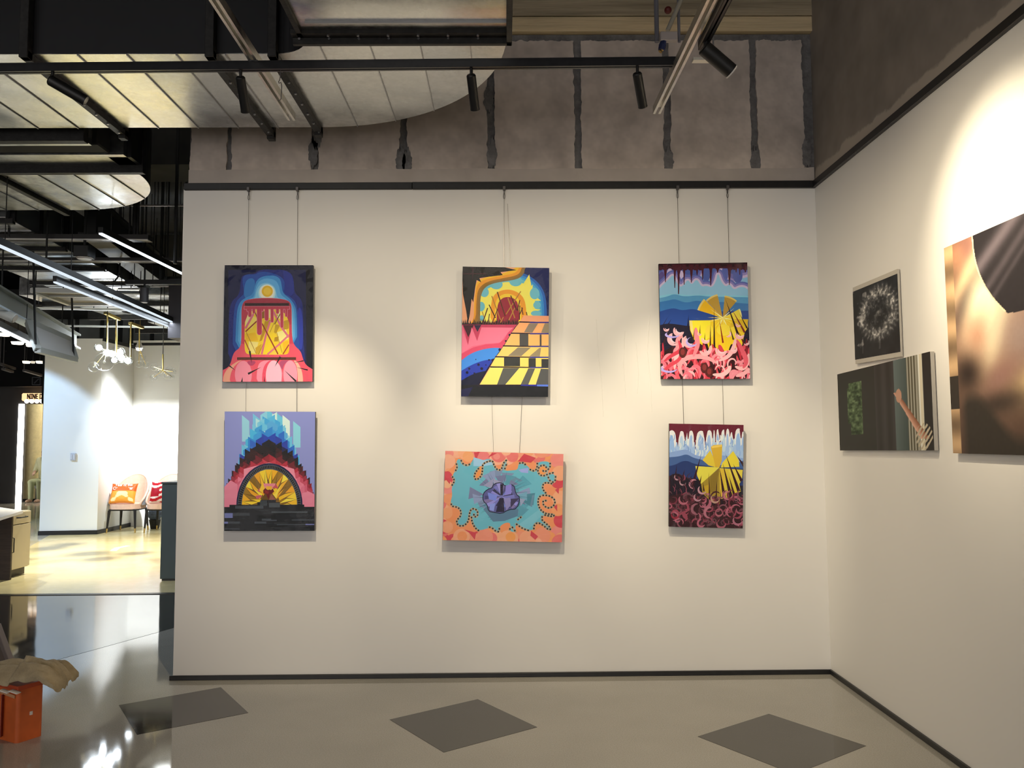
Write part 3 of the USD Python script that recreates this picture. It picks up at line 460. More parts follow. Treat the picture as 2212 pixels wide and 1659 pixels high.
    for c in curls:
        L = LineString(chaikin(c, 2, False)); n = max(2, int(L.length / 42))
        for i in range(n):
            q = L.interpolate((i + .5) / n, normalized=True); a(el(q.x, q.y, 12, 13), '2a2c2e')
    a(pg((560, 190), (840, 185), (760, 330), (620, 330)), 'f0a0b4') if False else None
    return S
def curl_field(a, r, n, xr, yr, cols, size, w):
    for i in range(n):
        x, y = r.uniform(*xr), r.uniform(*yr); q = r.uniform(0, 360); R = r.uniform(*size); a(cres(x, y, R, q, q + r.uniform(130, 230), w * r.uniform(.6, 1.2)), cols[r.integers(len(cols))])
def art_pie():
    S = []; a = lambda g, c: S.append((g, c)); r = np.random.default_rng(3)
    a(rc(120, 90, 1300, 1560), '4a7a9c')
    a(rc(120, 90, 1300, 530), '8cb8cc')
    def icy(base, amp, c, ph, lo):
        x = np.linspace(120, 1300, 90); y = base + amp * (np.sin(x / 41 + ph) * .55 + np.sin(x / 67 + 1.7 * ph) * .6 + .3 * np.sin(x / 23 + ph)); a(Polygon(list(zip(x, y)) + [(1300, lo), (120, lo)]).buffer(0), c)
    icy(330, 75, 'ceb4c8', 0.2, 90); icy(298, 75, '9a88b4', 0.2, 90); icy(265, 72, '6c68a4', .2, 90); icy(215, 60, '4c5c98', .3, 90)
    for x, y, w in ((215, 340, 60), (330, 410, 70), (378, 520, 70), (445, 370, 50), (535, 345, 60), (605, 255, 40), (675, 310, 50), (775, 385, 75), (860, 225, 60), (1007, 375, 70), (1090, 220, 40), (1135, 250, 40), (1205, 220, 40)): a(pg((x - w * .75, 120), (x - w * .28, 190), (x - 5, y), (x + 5, y), (x + w * .28, 190), (x + w * .75, 120)), '4c1420')
    a(rc(120, 90, 1300, 160), '2c0f16')
    for x in np.arange(150, 1300, 62): a(el(x, 168, 34, 26), '451522')
    for x, y, rx, ry, c in ((270, 280, 42, 115, 'ceb8cc'), (415, 300, 28, 105, 'd0b8cc'), (720, 240, 45, 100, '50609c'), (815, 260, 28, 120, '4c6098'), (905, 260, 30, 120, 'cdb8cc'), (950, 240, 40, 110, '5a64a0'), (1110, 260, 60, 90, '56609e'), (170, 290, 40, 80, '5c4c80')): a(el(x, y, rx, ry).intersection(rc(0, 170, 1400, 600)), c)
    ice = sm((120, 430), (250, 310), (310, 240), (345, 330), (390, 400), (440, 380), (490, 300), (540, 380), (600, 290), (660, 400), (720, 380), (790, 410), (840, 330), (865, 215), (900, 330), (960, 400), (1010, 360), (1060, 440), (1150, 390), (1240, 420), (1300, 560), (120, 560))
    for wd, cc in ((66, '5f68a6'), (46, '8a7cb0'), (24, 'd2bccc')): a(ice.buffer(wd).intersection(rc(120, 175, 1300, 600)), cc)
    a(ice, '94c2d2')
    for x, y, w in ((215, 340, 44), (330, 410, 50), (378, 520, 54), (445, 370, 36), (535, 345, 44), (605, 255, 34), (675, 310, 40), (775, 385, 52), (860, 225, 46), (1007, 375, 50), (1090, 220, 34), (1135, 250, 34), (1205, 220, 34)): a(pg((x - w * .75, 120), (x - w * .28, 190), (x - 4, y), (x + 4, y), (x + w * .28, 190), (x + w * .75, 120)), '4c1420')
    a(sm((120, 510), (300, 480), (500, 500), (700, 495), (1000, 500), (1300, 510), (1300, 560), (120, 560)), '8ccad4')
    def hill(c, *p): a(Polygon(list(chaikin(p, 2, False)) + [(1300, 1560), (120, 1560)]).buffer(0), c)
    hill('5c9cbc', (120, 540), (230, 520), (330, 480), (440, 520), (620, 500), (760, 520), (1000, 520), (1300, 530)); hill('3c78ac', (120, 590), (280, 560), (330, 545), (470, 600), (610, 560), (720, 600), (900, 580), (1150, 600), (1300, 610)); hill('28498c', (120, 710), (250, 670), (330, 660), (420, 690), (560, 665), (700, 710), (900, 700), (1300, 690)); hill('1f1a2c', (120, 880), (220, 850), (320, 855), (420, 870), (480, 880), (900, 900), (1300, 900))
    C = (925, 780)
    def wedge(a0, a1, R, c, c2):
        P = [C] + [(C[0] + R * math.cos(math.radians(q)), C[1] + R * math.sin(math.radians(q))) for q in np.linspace(a0, a1, 10)]; a(Polygon(P).buffer(0), c2)
        P = [C] + [(C[0] + R * .93 * math.cos(math.radians(q)), C[1] + R * .93 * math.sin(math.radians(q))) for q in np.linspace(a0, a1, 10)]; a(Polygon(P).buffer(0), c)
    a(pg((510, 812), (760, 810), (925, 780), (1240, 800), (1240, 900), (1200, 960), (1140, 1250), (940, 1370), (780, 1300), (640, 1150), (560, 1030), (520, 930)), 'f4c81e'); a(pg((510, 812), (770, 815), (780, 960), (700, 1100), (600, 1060), (530, 950)), 'fbe22e'); a(pg((515, 815), (545, 815), (560, 930), (610, 1020), (590, 1040), (530, 950)), 'f3d878')
    wedge(197, 225, 330, 'f5ba18', 'f0d070'); wedge(226, 257, 300, 'c79a34', 'e6c468'); wedge(275, 310, 275, 'c09434', 'e4c460'); wedge(-28, 5, 240, 'f6d83c', 'f8e280'); a(pg((1060, 800), (1245, 797), (1235, 880), (1180, 960), (1000, 900)), 'e6b820')
    for i in range(16): q = math.radians(-40 + i * 17); a(spike(16, C, (C[0] + 190 * math.cos(q), C[1] + 190 * math.sin(q))), ['fbee9c', 'f8dc50', 'f3c83c'][i % 3])
    for q in (el(940, 930, 90, 70), el(760, 950, 50, 80), el(1060, 960, 60, 70)): a(q, 'f9d83a')
    for w, p, q, c in ((34, (825, 1330), (815, 640), '2c1810'), (26, (770, 1200), (775, 850), '4a2a12'), (30, (1118, 990), (955, 540), '2c1410'), (22, (930, 1090), (880, 780), '8c2418'), (26, (1200, 960), (1030, 660), '7a1c18'), (20, (1230, 910), (1130, 720), '2a1a14'), (20, (640, 1000), (645, 860), '6a4a1a'), (18, (700, 1080), (705, 960), '7a5a1c'), (22, (1060, 1050), (1010, 880), '4a2a14'), (16, (560, 1050), (575, 900), '5a3a14'), (26, (1200, 1120), (1120, 940), '5c1a16'), (18, (880, 1350), (870, 1080), '3a1c12'), (20, (495, 880), (502, 745), '1a1424'), (14, (250, 860), (292, 790), '241a2c'), (14, (170, 900), (250, 760), '241a2c'), (22, (190, 1100), (280, 880), '3a1a22')): a(spike(w, p, q), c)
    # a mane of pink and red locks over the foot of the picture
    a(pg((120, 1250), (300, 1130), (450, 1180), (620, 1080), (760, 1180), (900, 1260), (1080, 1160), (1180, 1130), (1300, 1160), (1300, 1560), (120, 1560)), '3a1618')
    reds, pinks = ['d83c48', 'e04a54', 'c22e3c', 'e85a62', '8c1e2a'], ['f6a0a0', 'f8b4ae', 'fac4bc', 'f08c90']
    for i in range(90):
        x = r.uniform(130, 1290); y = r.uniform(1130, 1560); q = r.uniform(-1, 1); L = r.uniform(120, 300); b = r.uniform(-.8, .8)
        a(taper(r.uniform(22, 60), (x, y + L * .5), (x + 60 * b, y + L * .1), (x + 110 * q, y - L * .4)), reds[i % 5] if i % 3 else ['2a1414', '4a1a1c'][i % 2])
    for i in range(46):
        x = r.uniform(150, 1280); y = r.uniform(1180, 1540); q = 1 if r.random() < .5 else -1; R = r.uniform(50, 110)
        a(taper(r.uniform(20, 42), (x - q * R * .2, y + R * 1.5), (x - q * R * .5, y + R * .3), (x, y - R * .5), (x + q * R * .8, y - R * .5), (x + q * R * 1.1, y + R * .2)), pinks[i % 4] if i % 2 else 'ee707a')
    for w, c, p in ((62, 'f5a09c', ((430, 1500), (380, 1380), (440, 1280), (620, 1250), (760, 1280), (850, 1340))), (58, 'f3928f', ((330, 1330), (380, 1180), (360, 1040), (430, 1000))), (46, 'f8b8b0', ((330, 1420), (340, 1260), (440, 1120), (430, 1020))), (60, 'f08688', ((560, 1260), (620, 1120), (600, 1000), (590, 900))), (52, 'f8b6ae', ((880, 1310), (1000, 1260), (1060, 1160), (1090, 1030))), (48, 'f7b0a8', ((640, 1190), (700, 1240), (770, 1200), (780, 1120))), (54, 'f9bcb2', ((800, 1480), (930, 1490), (1010, 1420), (1020, 1370))), (56, 'f8b4ac', ((1080, 1380), (1180, 1420), (1240, 1330), (1250, 1220))), (60, 'e65c66', ((1100, 1050), (1180, 1200), (1230, 1320), (1180, 1400))), (50, 'f6a8a4', ((1090, 1500), (1200, 1470), (1260, 1400))), (44, 'dc4450', ((180, 1500), (240, 1380), (400, 1300), (420, 1180))), (46, 'd63c4a', ((200, 1320), (300, 1240), (420, 1180), (380, 1060)))): a(taper(w, *p), c)
    for x, y, R, q in ((385, 930, 62, 20), (330, 1040, 72, 60), (520, 1060, 74, 40), (228, 910, 32, 0), (715, 1040, 48, 10), (910, 1170, 66, 10), (1140, 980, 52, 10), (1220, 1080, 34, -40), (640, 970, 26, 30), (990, 980, 34, -60), (1120, 860, 30, 20), (1050, 1160, 50, -30), (740, 1180, 40, 20)):
        a(cres(x, y, R, q, q + 190, R * .62), 'f7b0ac'); a(cres(x + 8, y - 8, R * .75, q + 20, q + 170, R * .3), 'f9c8c2')
    for p in ((300, 990, 90, 40), (540, 1080, 70, 60), (260, 1410, 100, 50)): a(el(*p).difference(el(p[0] + 14, p[1] - 14, p[2] * .9, p[3] * .8)), 'b8a4e0')
    a(pg((165, 1250), (165, 1100), (240, 1150), (310, 1130)), 'c8444c') if False else None
    for x, y in ((430, 1210), (700, 1400), (760, 1450)): a(el(x, y, 48, 66), '5a2420'); a(el(x, y - 8, 26, 38), '8a3430')
    return S
def art_sketch():
    S = []; a = lambda g, c: S.append((g, c)); r = np.random.default_rng(5)
    a(rc(80, 140, 1100, 1560), '6a2430'); a(rc(80, 140, 1100, 215), '762a36'); a(rc(130, 190, 660, 212), '6e5a44') if False else None
    a(pg((80, 360), (1100, 350), (1100, 720), (80, 720)), 'a9c0d8')
    arch = [(135, 60, 240, 480), (265, 45, 250, 480), (330, 22, 262, 440), (388, 40, 245, 480), (520, 70, 248, 520), (628, 45, 240, 460), (690, 18, 240, 420), (740, 25, 228, 430), (822, 42, 232, 470), (872, 28, 222, 460), (925, 25, 268, 460), (1015, 52, 218, 460), (1075, 22, 262, 460)]
    a(pg((80, 140), (1100, 140), (1100, 400), (80, 400)), '6c2431')
    for x, w, t, b in arch: a(sm((x - w, b), (x - w * .9, t + 60), (x - w * .4, t), (x + w * .4, t), (x + w * .9, t + 60), (x + w, b)), 'ebe4dc')
    for x, w, t, b in arch: a(sm((x - w * .7, b + 60), (x - w * .6, t + 120), (x - w * .2, t + 60), (x + w * .3, t + 70), (x + w * .7, b + 60)), ['a8bedc', 'b8cce0', 'c0d2e4', '9cb8d8'][int(x) % 4])
    for x, y, w in ((213, 470, 40), (312, 390, 30), (350, 360, 20), (443, 525, 40), (575, 450, 36), (672, 340, 16), (712, 330, 16), (772, 415, 26), (840, 300, 16), (952, 405, 30), (1050, 350, 20)): a(pg((x - w, 230), (x - w * .3, 350), (x, y), (x + w * .3, 350), (x + w, 230)), '6a2430')
    for i in range(50): x, y = r.uniform(100, 1080), r.uniform(380, 600); a(taper(r.uniform(10, 26), (x, y), (x + 20, y - 40), (x + 10, y - 90)), ['cfdcea', '9cb4d4', 'e6e6e6', '88a4c8'][i % 4])
    def hill(c, *p): a(Polygon(list(chaikin(p, 2, False)) + [(1100, 1560), (80, 1560)]).buffer(0), c)
    hill('8ca4c8', (80, 540), (230, 510), (330, 490), (430, 570), (560, 600), (700, 560), (1100, 620)); hill('48628e', (80, 600), (230, 590), (330, 555), (420, 610), (560, 640), (700, 700), (900, 720), (1100, 640)); hill('2c3c68', (80, 720), (180, 700), (260, 655), (340, 645), (430, 690), (600, 720), (1100, 760)); hill('241c24', (80, 860), (200, 800), (330, 880), (480, 880), (700, 1000), (1100, 980)); a(rc(80, 850, 110, 1100), '5a1e28')
    C = (765, 740)
    for p, c in ((((445, 718), (765, 738), (640, 850), (520, 955), (470, 850)), 'e8d64a'), (((520, 955), (640, 850), (765, 745), (770, 1230), (640, 1180), (540, 1080)), 'a88a2e'), (((765, 745), (1075, 772), (1065, 900), (1030, 960), (1050, 1060), (860, 1150), (770, 1160)), 'dfc23c'), (((540, 640), (640, 510), (700, 640), (710, 735), (620, 710)), 'e6c63c'), (((650, 470), (680, 440), (800, 432), (795, 640), (765, 740), (710, 730)), 'dcae34'), (((800, 680), (945, 520), (1020, 640), (1030, 730), (780, 740)), 'ecd23c'), (((640, 860), (765, 745), (740, 900), (720, 1080), (640, 1060)), '8c7028'), (((770, 760), (830, 760), (830, 1120), (770, 1150)), 'e0b838'), (((880, 775), (1075, 775), (1060, 890), (960, 930)), 'e6cc48'), (((550, 990), (640, 960), (640, 1080), (580, 1080)), 'c49c28'), (((650, 455), (800, 432), (796, 460), (670, 480)), 'f0c858')): a(pg(*p), c)
    for w, p, q in ((40, (400, 1000), (525, 560)), (26, (500, 960), (528, 840)), (26, (635, 1200), (625, 800)), (28, (715, 1260), (735, 890)), (60, (850, 1260), (765, 740)), (60, (940, 1220), (808, 680)), (36, (965, 1120), (890, 850)), (44, (1025, 1060), (840, 545)), (40, (1060, 920), (945, 690)), (34, (1090, 720), (990, 575)), (24, (780, 1260), (778, 1020)), (20, (560, 1050), (545, 930)), (30, (270, 900), (305, 760)), (24, (180, 880), (200, 700))): a(spike(w, p, q), '3a1a1e')
    a(Polygon([(80, 1120), (250, 1080), (400, 1100), (560, 1130), (700, 1240), (850, 1250), (960, 1200), (1100, 1080), (1100, 1560), (80, 1560)]).buffer(0), '3a2022')
    cols = ['9c4854', '7c3440', '6a4448', 'b86470', '4a2428', '8a5058', '5c3036']
    for i in range(150):
        x, y = r.uniform(90, 1090), r.uniform(1090, 1540); q = r.uniform(0, 360); R = r.uniform(24, 70); a(cres(x, y, R, q, q + r.uniform(140, 260), R * r.uniform(.3, .6)), cols[i % 7])
    for x, y, R, q, c in ((210, 860, 40, 20, 'b48a8c'), (280, 930, 40, 10, 'b88c8c'), (430, 960, 60, 100, 'c8848a'), (540, 1030, 55, 30, 'c49094'), (480, 1130, 50, 30, 'b8848a'), (710, 1150, 55, 20, 'bc9078'), (590, 1210, 60, -40, 'b06470'), (760, 1335, 48, 0, 'b4646c'), (760, 1335, 44, 180, 'a85860'), (640, 1340, 70, 90, 'b87078'), (470, 1290, 70, 80, '9c6068'), (290, 1160, 60, 20, 'b4646e'), (180, 1360, 50, 0, '98303c'), (180, 1350, 46, 180, 'a04450'), (880, 1110, 50, 100, 'c07a70'), (1010, 1440, 60, 20, 'b06c78'), (1040, 1300, 50, 0, 'a85a64'), (790, 1480, 60, 0, 'b0606a')): a(cres(x, y, R, q, q + 200, R * .5), c)
    for i in range(30): x, y = r.uniform(160, 420), r.uniform(880, 1120); a(taper(r.uniform(6, 14), (x, y), (x + r.uniform(-30, 30), y - 40), (x + r.uniform(-40, 40), y - 80)), ['4a2c34', '70343e', '2c2430', '8a4450'][i % 4])
    return S

M_PRINT = painted('printed_canvas', .42); M_PHOTO = painted('photo_print', .5, bump=.0)
M_EDGE = mat('canvas_edge_dark', (.03, .03, .035), .6); M_EDGE_O = mat('canvas_edge_orange', (.62, .27, .11), .55); M_EDGE_L = mat('canvas_edge_pale', (.5, .47, .42), .6)
def film_material():
    n = {'t': ('transparent_bsdf', dict(color=(.97, .97, .97))), 'gl': ('glossy_bsdf', dict(color=(1, 1, 1), roughness=.06)), 'fr': ('layer_weight', dict(blend=.5)), 'pw': ('math', dict(math_type='power', value2=4.0)), 'ml': ('math', dict(math_type='multiply_add', value2=.30, value3=.012)), 'm': ('mix_closure', {}),
         'g': ('geometry', {}), 'mp': ('mapping', dict(scale=(1, 1, .55))), 'n': ('noise_texture', dict(scale=9, detail=1)), 'b': ('bump', dict(strength=.9, distance=.012))}
    l = [('g.position', 'mp.vector'), ('mp.vector', 'n.vector'), ('n.fac', 'b.height'), ('b.normal', 'gl.normal'), ('b.normal', 'fr.normal'), ('fr.facing', 'pw.value1'), ('pw.value', 'ml.value1'), ('ml.value', 'm.fac'), ('t.BSDF', 'm.closure1'), ('gl.BSDF', 'm.closure2'), ]
    return usdkit.material(stage, '/World/Looks/clear_wrapping_film', n, l, surface='m.closure')
M_FILM = film_material()
def quad_prism(q, back):
    """A slab whose front is the quad q (TL TR BR BL) and which goes back by the vector."""
    q = np.asarray(q, float); V = np.vstack([q, q + back]); F4 = [(0, 3, 2, 1), (4, 5, 6, 7), (0, 1, 5, 4), (1, 2, 6, 5), (2, 3, 7, 6), (3, 0, 4, 7)]
    m = trimesh.Trimesh(V, [t for a, b, c, d in F4 for t in ((a, b, c), (a, c, d))], process=False); m.fix_normals(); return m
def inset(q, d):
    c = q.mean(0); return q + (c - q) / np.linalg.norm(c - q, axis=1)[:, None] * d
def canvas(name, label, cat, px, shapes, corners, edge, dep=.062, thick=.022, group=None, wrap=True, seed=1):
    q = np.array([at(*p, y=D - dep) for p in px]); q[2:, 1] += .012            # hangs from its wires, the top leaning out a little
    t = thing(name, label, cat, q[2:].mean(0), group)
    obj('canvas', quad_prism(q, np.array([0, thick, 0])), edge, t)
    pm, pc = flat_print(shapes, corners, q + np.array([0, -.0012, 0])); obj('print', pm, M_PRINT, t, colors=pc)
    if wrap:
        r = np.random.default_rng(seed); nu, nv = 40, 54; qq = inset(q, -.004)
        u, w = np.meshgrid(np.linspace(0, 1, nu), np.linspace(0, 1, nv)); P = qq[0] * ((1 - u) * (1 - w))[..., None] + qq[1] * (u * (1 - w))[..., None] + qq[2] * (u * w)[..., None] + qq[3] * ((1 - u) * w)[..., None]
        ed = np.minimum.reduce([u, 1 - u, w, 1 - w]); cr = np.abs(np.sin(7 * u + 5 * w + seed)) ** 6
        P[..., 1] -= .0035 + .004 * meshkit.fbm(np.stack([u * 5 + seed, w * 3, u * 0], -1), 3, seed) + .003 * np.exp(-ed * 14) * meshkit.fbm(np.stack([u * 22, w * 26, u * 0 + seed], -1), 2, seed) * 2
        i = (np.arange(nv - 1)[:, None] * nu + np.arange(nu - 1)).ravel(); f = np.vstack([np.c_[i, i + nu, i + 1], np.c_[i + 1, i + nu, i + nu + 1]])
        obj('plastic_wrap', trimesh.Trimesh(P.reshape(-1, 3), f, process=False), M_FILM, t, smooth=True, label='clear creased plastic film')
    return t, q
P1, Q1 = canvas('painting', 'dark blue painting of a red tower with a yellow window under a sun', 'painting', [(485.5, 573), (676.5, 573), (674, 824), (479.5, 824.5)], art_tower(), [(147, 73), (1240, 75), (1222, 1508), (112, 1510)], M_EDGE, seed=1)
P2, Q2 = canvas('painting', 'lilac painting of a yellow mosaic dome under blue, black and red flames', 'painting', [(485.5, 889), (681, 889.5), (678, 1147), (483, 1147.5)], art_dome(), [(148, 106), (1262, 110), (1248, 1585), (133, 1585)], M_EDGE, seed=2)
P3, Q3 = canvas('painting', 'painting of a striped stairway rising to a round red hill and sun rays', 'painting', [(999.5, 576), (1186.5, 579), (1184, 857), (996, 856)], art_steps(), [(147, 78), (1088, 96), (1074, 1494), (130, 1490)], M_EDGE, seed=3, dep=.07)
P4, Q4 = canvas('painting', 'landscape-format orange painting with a teal pool and shattered violet centre', 'painting', [(962, 974), (1217, 981), (1214, 1172), (956, 1167)], art_splash(), [(148, 160), (1840, 205), (1815, 1475), (120, 1445)], M_EDGE_O, seed=4, dep=.066)
P5, Q5 = canvas('painting', 'vivid painting of yellow wedges over pink curling locks, upper of the two alike', 'painting', [(1423, 570), (1614, 567), (1621.5, 818), (1429, 818.5)], art_pie(), [(133, 112), (1228, 97), (1270, 1532), (166, 1537)], M_EDGE, seed=5)
P6, Q6 = canvas('painting', 'smaller sketchy painting of yellow wedges over dull maroon curls, hung below the vivid one', 'painting', [(1446, 915), (1606, 918), (1605.5, 1142), (1446, 1138)], art_sketch(), [(104, 150), (1082, 172), (1078, 1552), (98, 1520)], M_EDGE, seed=6, dep=.058)
# the loose flap of film that hangs under the orange painting
fl = [Q4[3] + np.array([.005, .002, .0]) + np.array([0, 0, 0]), Q4[2] + np.array([-.005, .002, 0])]
u = np.linspace(0, 1, 24); top = fl[0] + (fl[1] - fl[0]) * u[:, None]; bot = top + np.stack([u * 0, .02 + u * 0, -.045 - .012 * np.sin(u * 9) * np.sin(u * math.pi)], 1)
f = [(i, i + 24, i + 1) for i in range(23)] + [(i + 1, i + 24, i + 25) for i in range(23)]
obj('wrap_flap', trimesh.Trimesh(np.vstack([top, bot]), f, process=False), M_FILM, P4, smooth=True, label='loose lower edge of the plastic film')

# ---- photographs on the right wall
def vn(u, v, s, seed): return meshkit.fbm(np.stack([u * s, v * s, u * 0 + seed * 3.7], -1), 4, seed)
def dandelion(u, v):
    c = np.full((len(u), 3), .135) + (vn(u, v, 6, 1)[:, None] - .5) * .12; x, y = u - .57, (v - .42) * 1.28; x = x + .05 * (vn(u, v, 7, 30) - .5); y = y + .05 * (vn(u, v, 7, 31) - .5); R = np.hypot(x, y * .92); A = np.arctan2(y, x)
    fluff = np.clip(vn(u, v, 22, 3) * 2.2 - .8, 0, 1); fine_ = np.clip(vn(u, v, 48, 4) * 2 - .7, 0, 1); ray = (.5 + .5 * np.sin(A * 31 + 9 * vn(u, v, 6, 2))) ** 2; sh = np.exp(-((R - .33) / .085) ** 2)
    b = sh * (.10 + .45 * fluff + .18 * fine_) + (R < .36) * fluff * fine_ * (.25 + .9 * R) + np.exp(-((R - .41) / .05) ** 2) * ray * (.10 + .40 * fine_) + np.exp(-(R / .06) ** 2) * fluff * .5
    b = b + .16 * np.exp(-((x - .01) / .02) ** 2) * (y > .42) * (y < .62) + (u < .33) * np.clip(vn(u, v, 10, 7) * 3 - 1.9, 0, .32) + .16 * np.exp(-((u - .20 + .06 * (v - .8)) / .012) ** 2) * (v > .70) * (v < .93)
    return c + np.clip(b, 0, .75)[:, None] * np.array([1, .95, .86])
def two_rooms(u, v):
    c = np.tile([.175, .165, .135], (len(u), 1)) + (vn(u, v, 9, 11)[:, None] - .5) * .02
    left = u < .455; gr = left & (u > .12) & (u < .305) & (v > .155 + .06 * (u < .14)) & (v < .80 - .14 * (u < .155)); leaf = vn(u, v, 26, 12)
    c[gr] = (np.array([.20, .27, .14]) + (leaf[:, None] - .42) * np.array([.95, .95, .8]))[gr]
    c[np.abs(u - .455) < .003] = .04
    m = (u > .455) & (u < .66); c[m] = (np.array([.21, .19, .17]) + .03 * np.sin(u * 60)[:, None])[m]
    m = (u >= .66) & (u < .78); c[m] = (np.array([.36, .40, .37]) - .9 * (u - .66)[:, None] + .05 * (1 - v)[:, None])[m]
    m = (u >= .78) & (u < .945); c[m] = (np.array([.50, .47, .38]) + .22 * np.sin(u * 240)[:, None] * (u < .90)[:, None] + .25 * (u > .88)[:, None])[m]
    m = (u >= .90) & (u < .925); c[m] = np.array([.86, .80, .66]); c[u >= .93] = np.array([.15, .13, .11])
    ax = .69 + (v - .40) * .50; wd = .028 + .03 * np.clip((v - .45) * 1.5, 0, 1); arm = (np.abs(u - ax) < wd * .8) & (v > .36) & (v < .88); t = (u - ax) / wd
    c[arm] = (np.array([.72, .50, .38]) - .22 * t[:, None])[arm]
    h = (np.hypot((u - .70) / .028, (v - .40) / .075) < 1); c[h] = np.array([.78, .58, .46])
    lace = (np.hypot((u - .92) / .075, (v - .86) / .14) < 1) & (np.sin(u * 170 + v * 90) > .1); c[lace] = np.array([.75, .68, .55])
    return c
def macro(u, v):
    x, y = u * .62 * 1.35, v                                    # the frame's left part is what the photo shows
    W = .225; x = u * .95 / .98                                  # in units of the picture's height
    blob = lambda cx, cy, sx, sy, q=0: np.exp(-((((x - cx) * math.cos(q) + (y - cy) * math.sin(q)) / sx) ** 2 + ((-(x - cx) * math.sin(q) + (y - cy) * math.cos(q)) / sy) ** 2))
    c = np.tile([.30, .22, .17], (len(u), 1)).astype(float)
    def lay(b, k, a=1.0):
        nonlocal c
        b = np.clip(b * a, 0, 1)[:, None]; c = c * (1 - b) + np.array(k) * b
    lay(blob(.30, .42, .42, .36), (.74, .55, .42)); lay(blob(.28, .05, .30, .10), (.86, .60, .42)); lay(blob(.25, .10, .07, .22, -.7), (.50, .33, .30), .8); lay(blob(.20, .16, .24, .05, -.75), (.98, .80, .58)); lay(blob(.16, .30, .18, .06, -.8), (.26, .18, .16), .95)
    lay(blob(.30, .36, .15, .20, .30), (1, .95, .76), 1.25); lay(blob(.24, .46, .10, .11, .2), (.80, .58, .44), .9); lay(blob(.40, .44, .05, .16, .5), (.98, .90, .70), .9); lay(blob(.55, .50, .17, .15, .3), (.60, .50, .44), .95); lay(blob(.40, .66, .14, .06, -.4), (.58, .42, .36), .9); lay(blob(.60, .70, .12, .07, -.4), (.86, .72, .50), .9)
    lay(blob(.15, .63, .11, .09), (.20, .15, .12)); lay(blob(.36, .78, .22, .05, -.1), (.20, .16, .13), .8)
    dk = np.clip((y - .80 + .10 * np.sin(x * 9)) / .07, 0, 1) * np.clip((x - .08) / .06, 0, 1); lay(dk, (.20, .17, .135))
    m = x < .072; e = c[m] * .2 + .8 * np.stack([.50 + .42 * np.sin(y[m] * 17 + 1) ** 2, .40 + .34 * np.sin(y[m] * 17 + 1) ** 2, .28 + .24 * np.sin(y[m] * 17 + 1) ** 2], 1); e[(y[m] > .63) & (y[m] < .79)] = [.20, .17, .135]; c[m] = e
    cv = .238 + .235 * np.clip(y / .40, 0, 1) ** 2.3; ins = (x > cv) & (y < .395 + .05 * np.clip(x - .45, 0, 1)); g = .17 + .26 * np.exp(-((y + .60 * (x - .3) - .14) / .045) ** 2) + .14 * np.exp(-((y + .7 * (x - .3) - .28) / .03) ** 2) + .1 * np.exp(-((y + .75 * (x - .3) - .36) / .02) ** 2)
    c[ins] = (g[:, None] * np.array([1, .88, .88]))[ins]; ed = np.abs(x - cv) < .005; c[ed & (y < .385)] = np.array([.95, .85, .66]); return c + (vn(u, v, 60, 21)[:, None] - .5) * .03
def photo(name, label, px, fn, nu, nv, thick=.016, border=0.0, widen=None):
    q = np.array([at(*p, x=XR - thick - .010) for p in px])
    q[0, 1] = q[3, 1] = (q[0, 1] + q[3, 1]) / 2; q[1, 1] = q[2, 1] = (q[1, 1] + q[2, 1]) / 2
    if widen: q[1, 1] = q[2, 1] = q[0, 1] - widen; q[1, 2], q[2, 2] = q[0, 2], q[3, 2]
    t = thing(name, label, 'photograph', q[2:].mean(0), None)
    obj('board', quad_prism(q, np.array([thick + .004, 0, 0])), M_EDGE_L, t); a = q + np.array([-.0012, 0, 0])
    if border: up = (q[0] - q[3]) * border; a = a + np.array([-up, -up, up, up])
    m, c = grid_print(fn, a, nu, nv); obj('print', m, M_PHOTO, t, colors=c); return t
photo('dandelion_photograph', 'black and white photograph of a dandelion clock with white margins', [(1841, 622), (1938, 581), (1946, 770), (1849, 786)], dandelion, 170, 210, border=.055, thick=.008)
photo('diptych_photograph', 'dark two-part photograph with green leaves and an outstretched arm, below the dandelion', [(1808, 809), (2006, 760), (2022, 973), (1816, 973)], two_rooms, 260, 130)
photo('petal_photograph', 'large close-up photograph in peach, brown and black, cut by the picture edge', [(2038, 537), (2212, 463), (2212, 985), (2061, 979)], macro, 300, 260, widen=.95)

# ---- hanging wires with their hooks on the picture rail
M_WIRE = mat('steel_wire', (.30, .28, .26), .35, .9); M_HOOK = mat('hook_metal', (.16, .15, .15), .4, .8)
def wire(px_top, stops, label):
    x = at(px_top, 408, y=D - .014); t = thing('hanging_wire', label, 'picture wire', (x[0], D - .014, ZR), 'hanging wires on the picture rail')
    y0 = D - .014; pts = [(x[0], y0, ZR - .012)]
    for px, py in stops: p = at(px, py, y=D - .014); pts.append((p[0], D - .014, p[2]))
    obj('cable', tube(np.array([np.array(pts[0])] + [np.array(p) for p in pts[1:]]), .0016, 6), M_WIRE, t)
    obj('hook', [box(x[0] - .010, x[0] + .010, D - .034, D - .024, ZR - .010, ZR + .014, .002), box(x[0] - .008, x[0] + .008, D - .034, D - .008, ZR - .014, ZR - .004, .002), box(x[0] - .004, x[0] + .004, y0 - .004, y0 + .004, ZR - .035, ZR - .005, .001)], M_HOOK, t)
    a = np.linspace(0, 2 * math.pi, 14); obj('eyelet', tube(np.stack([x[0] + .006 * np.sin(a), y0 + 0 * a, ZR - .052 + .018 * np.cos(a)], 1), .0014, 5), M_HOOK, t)
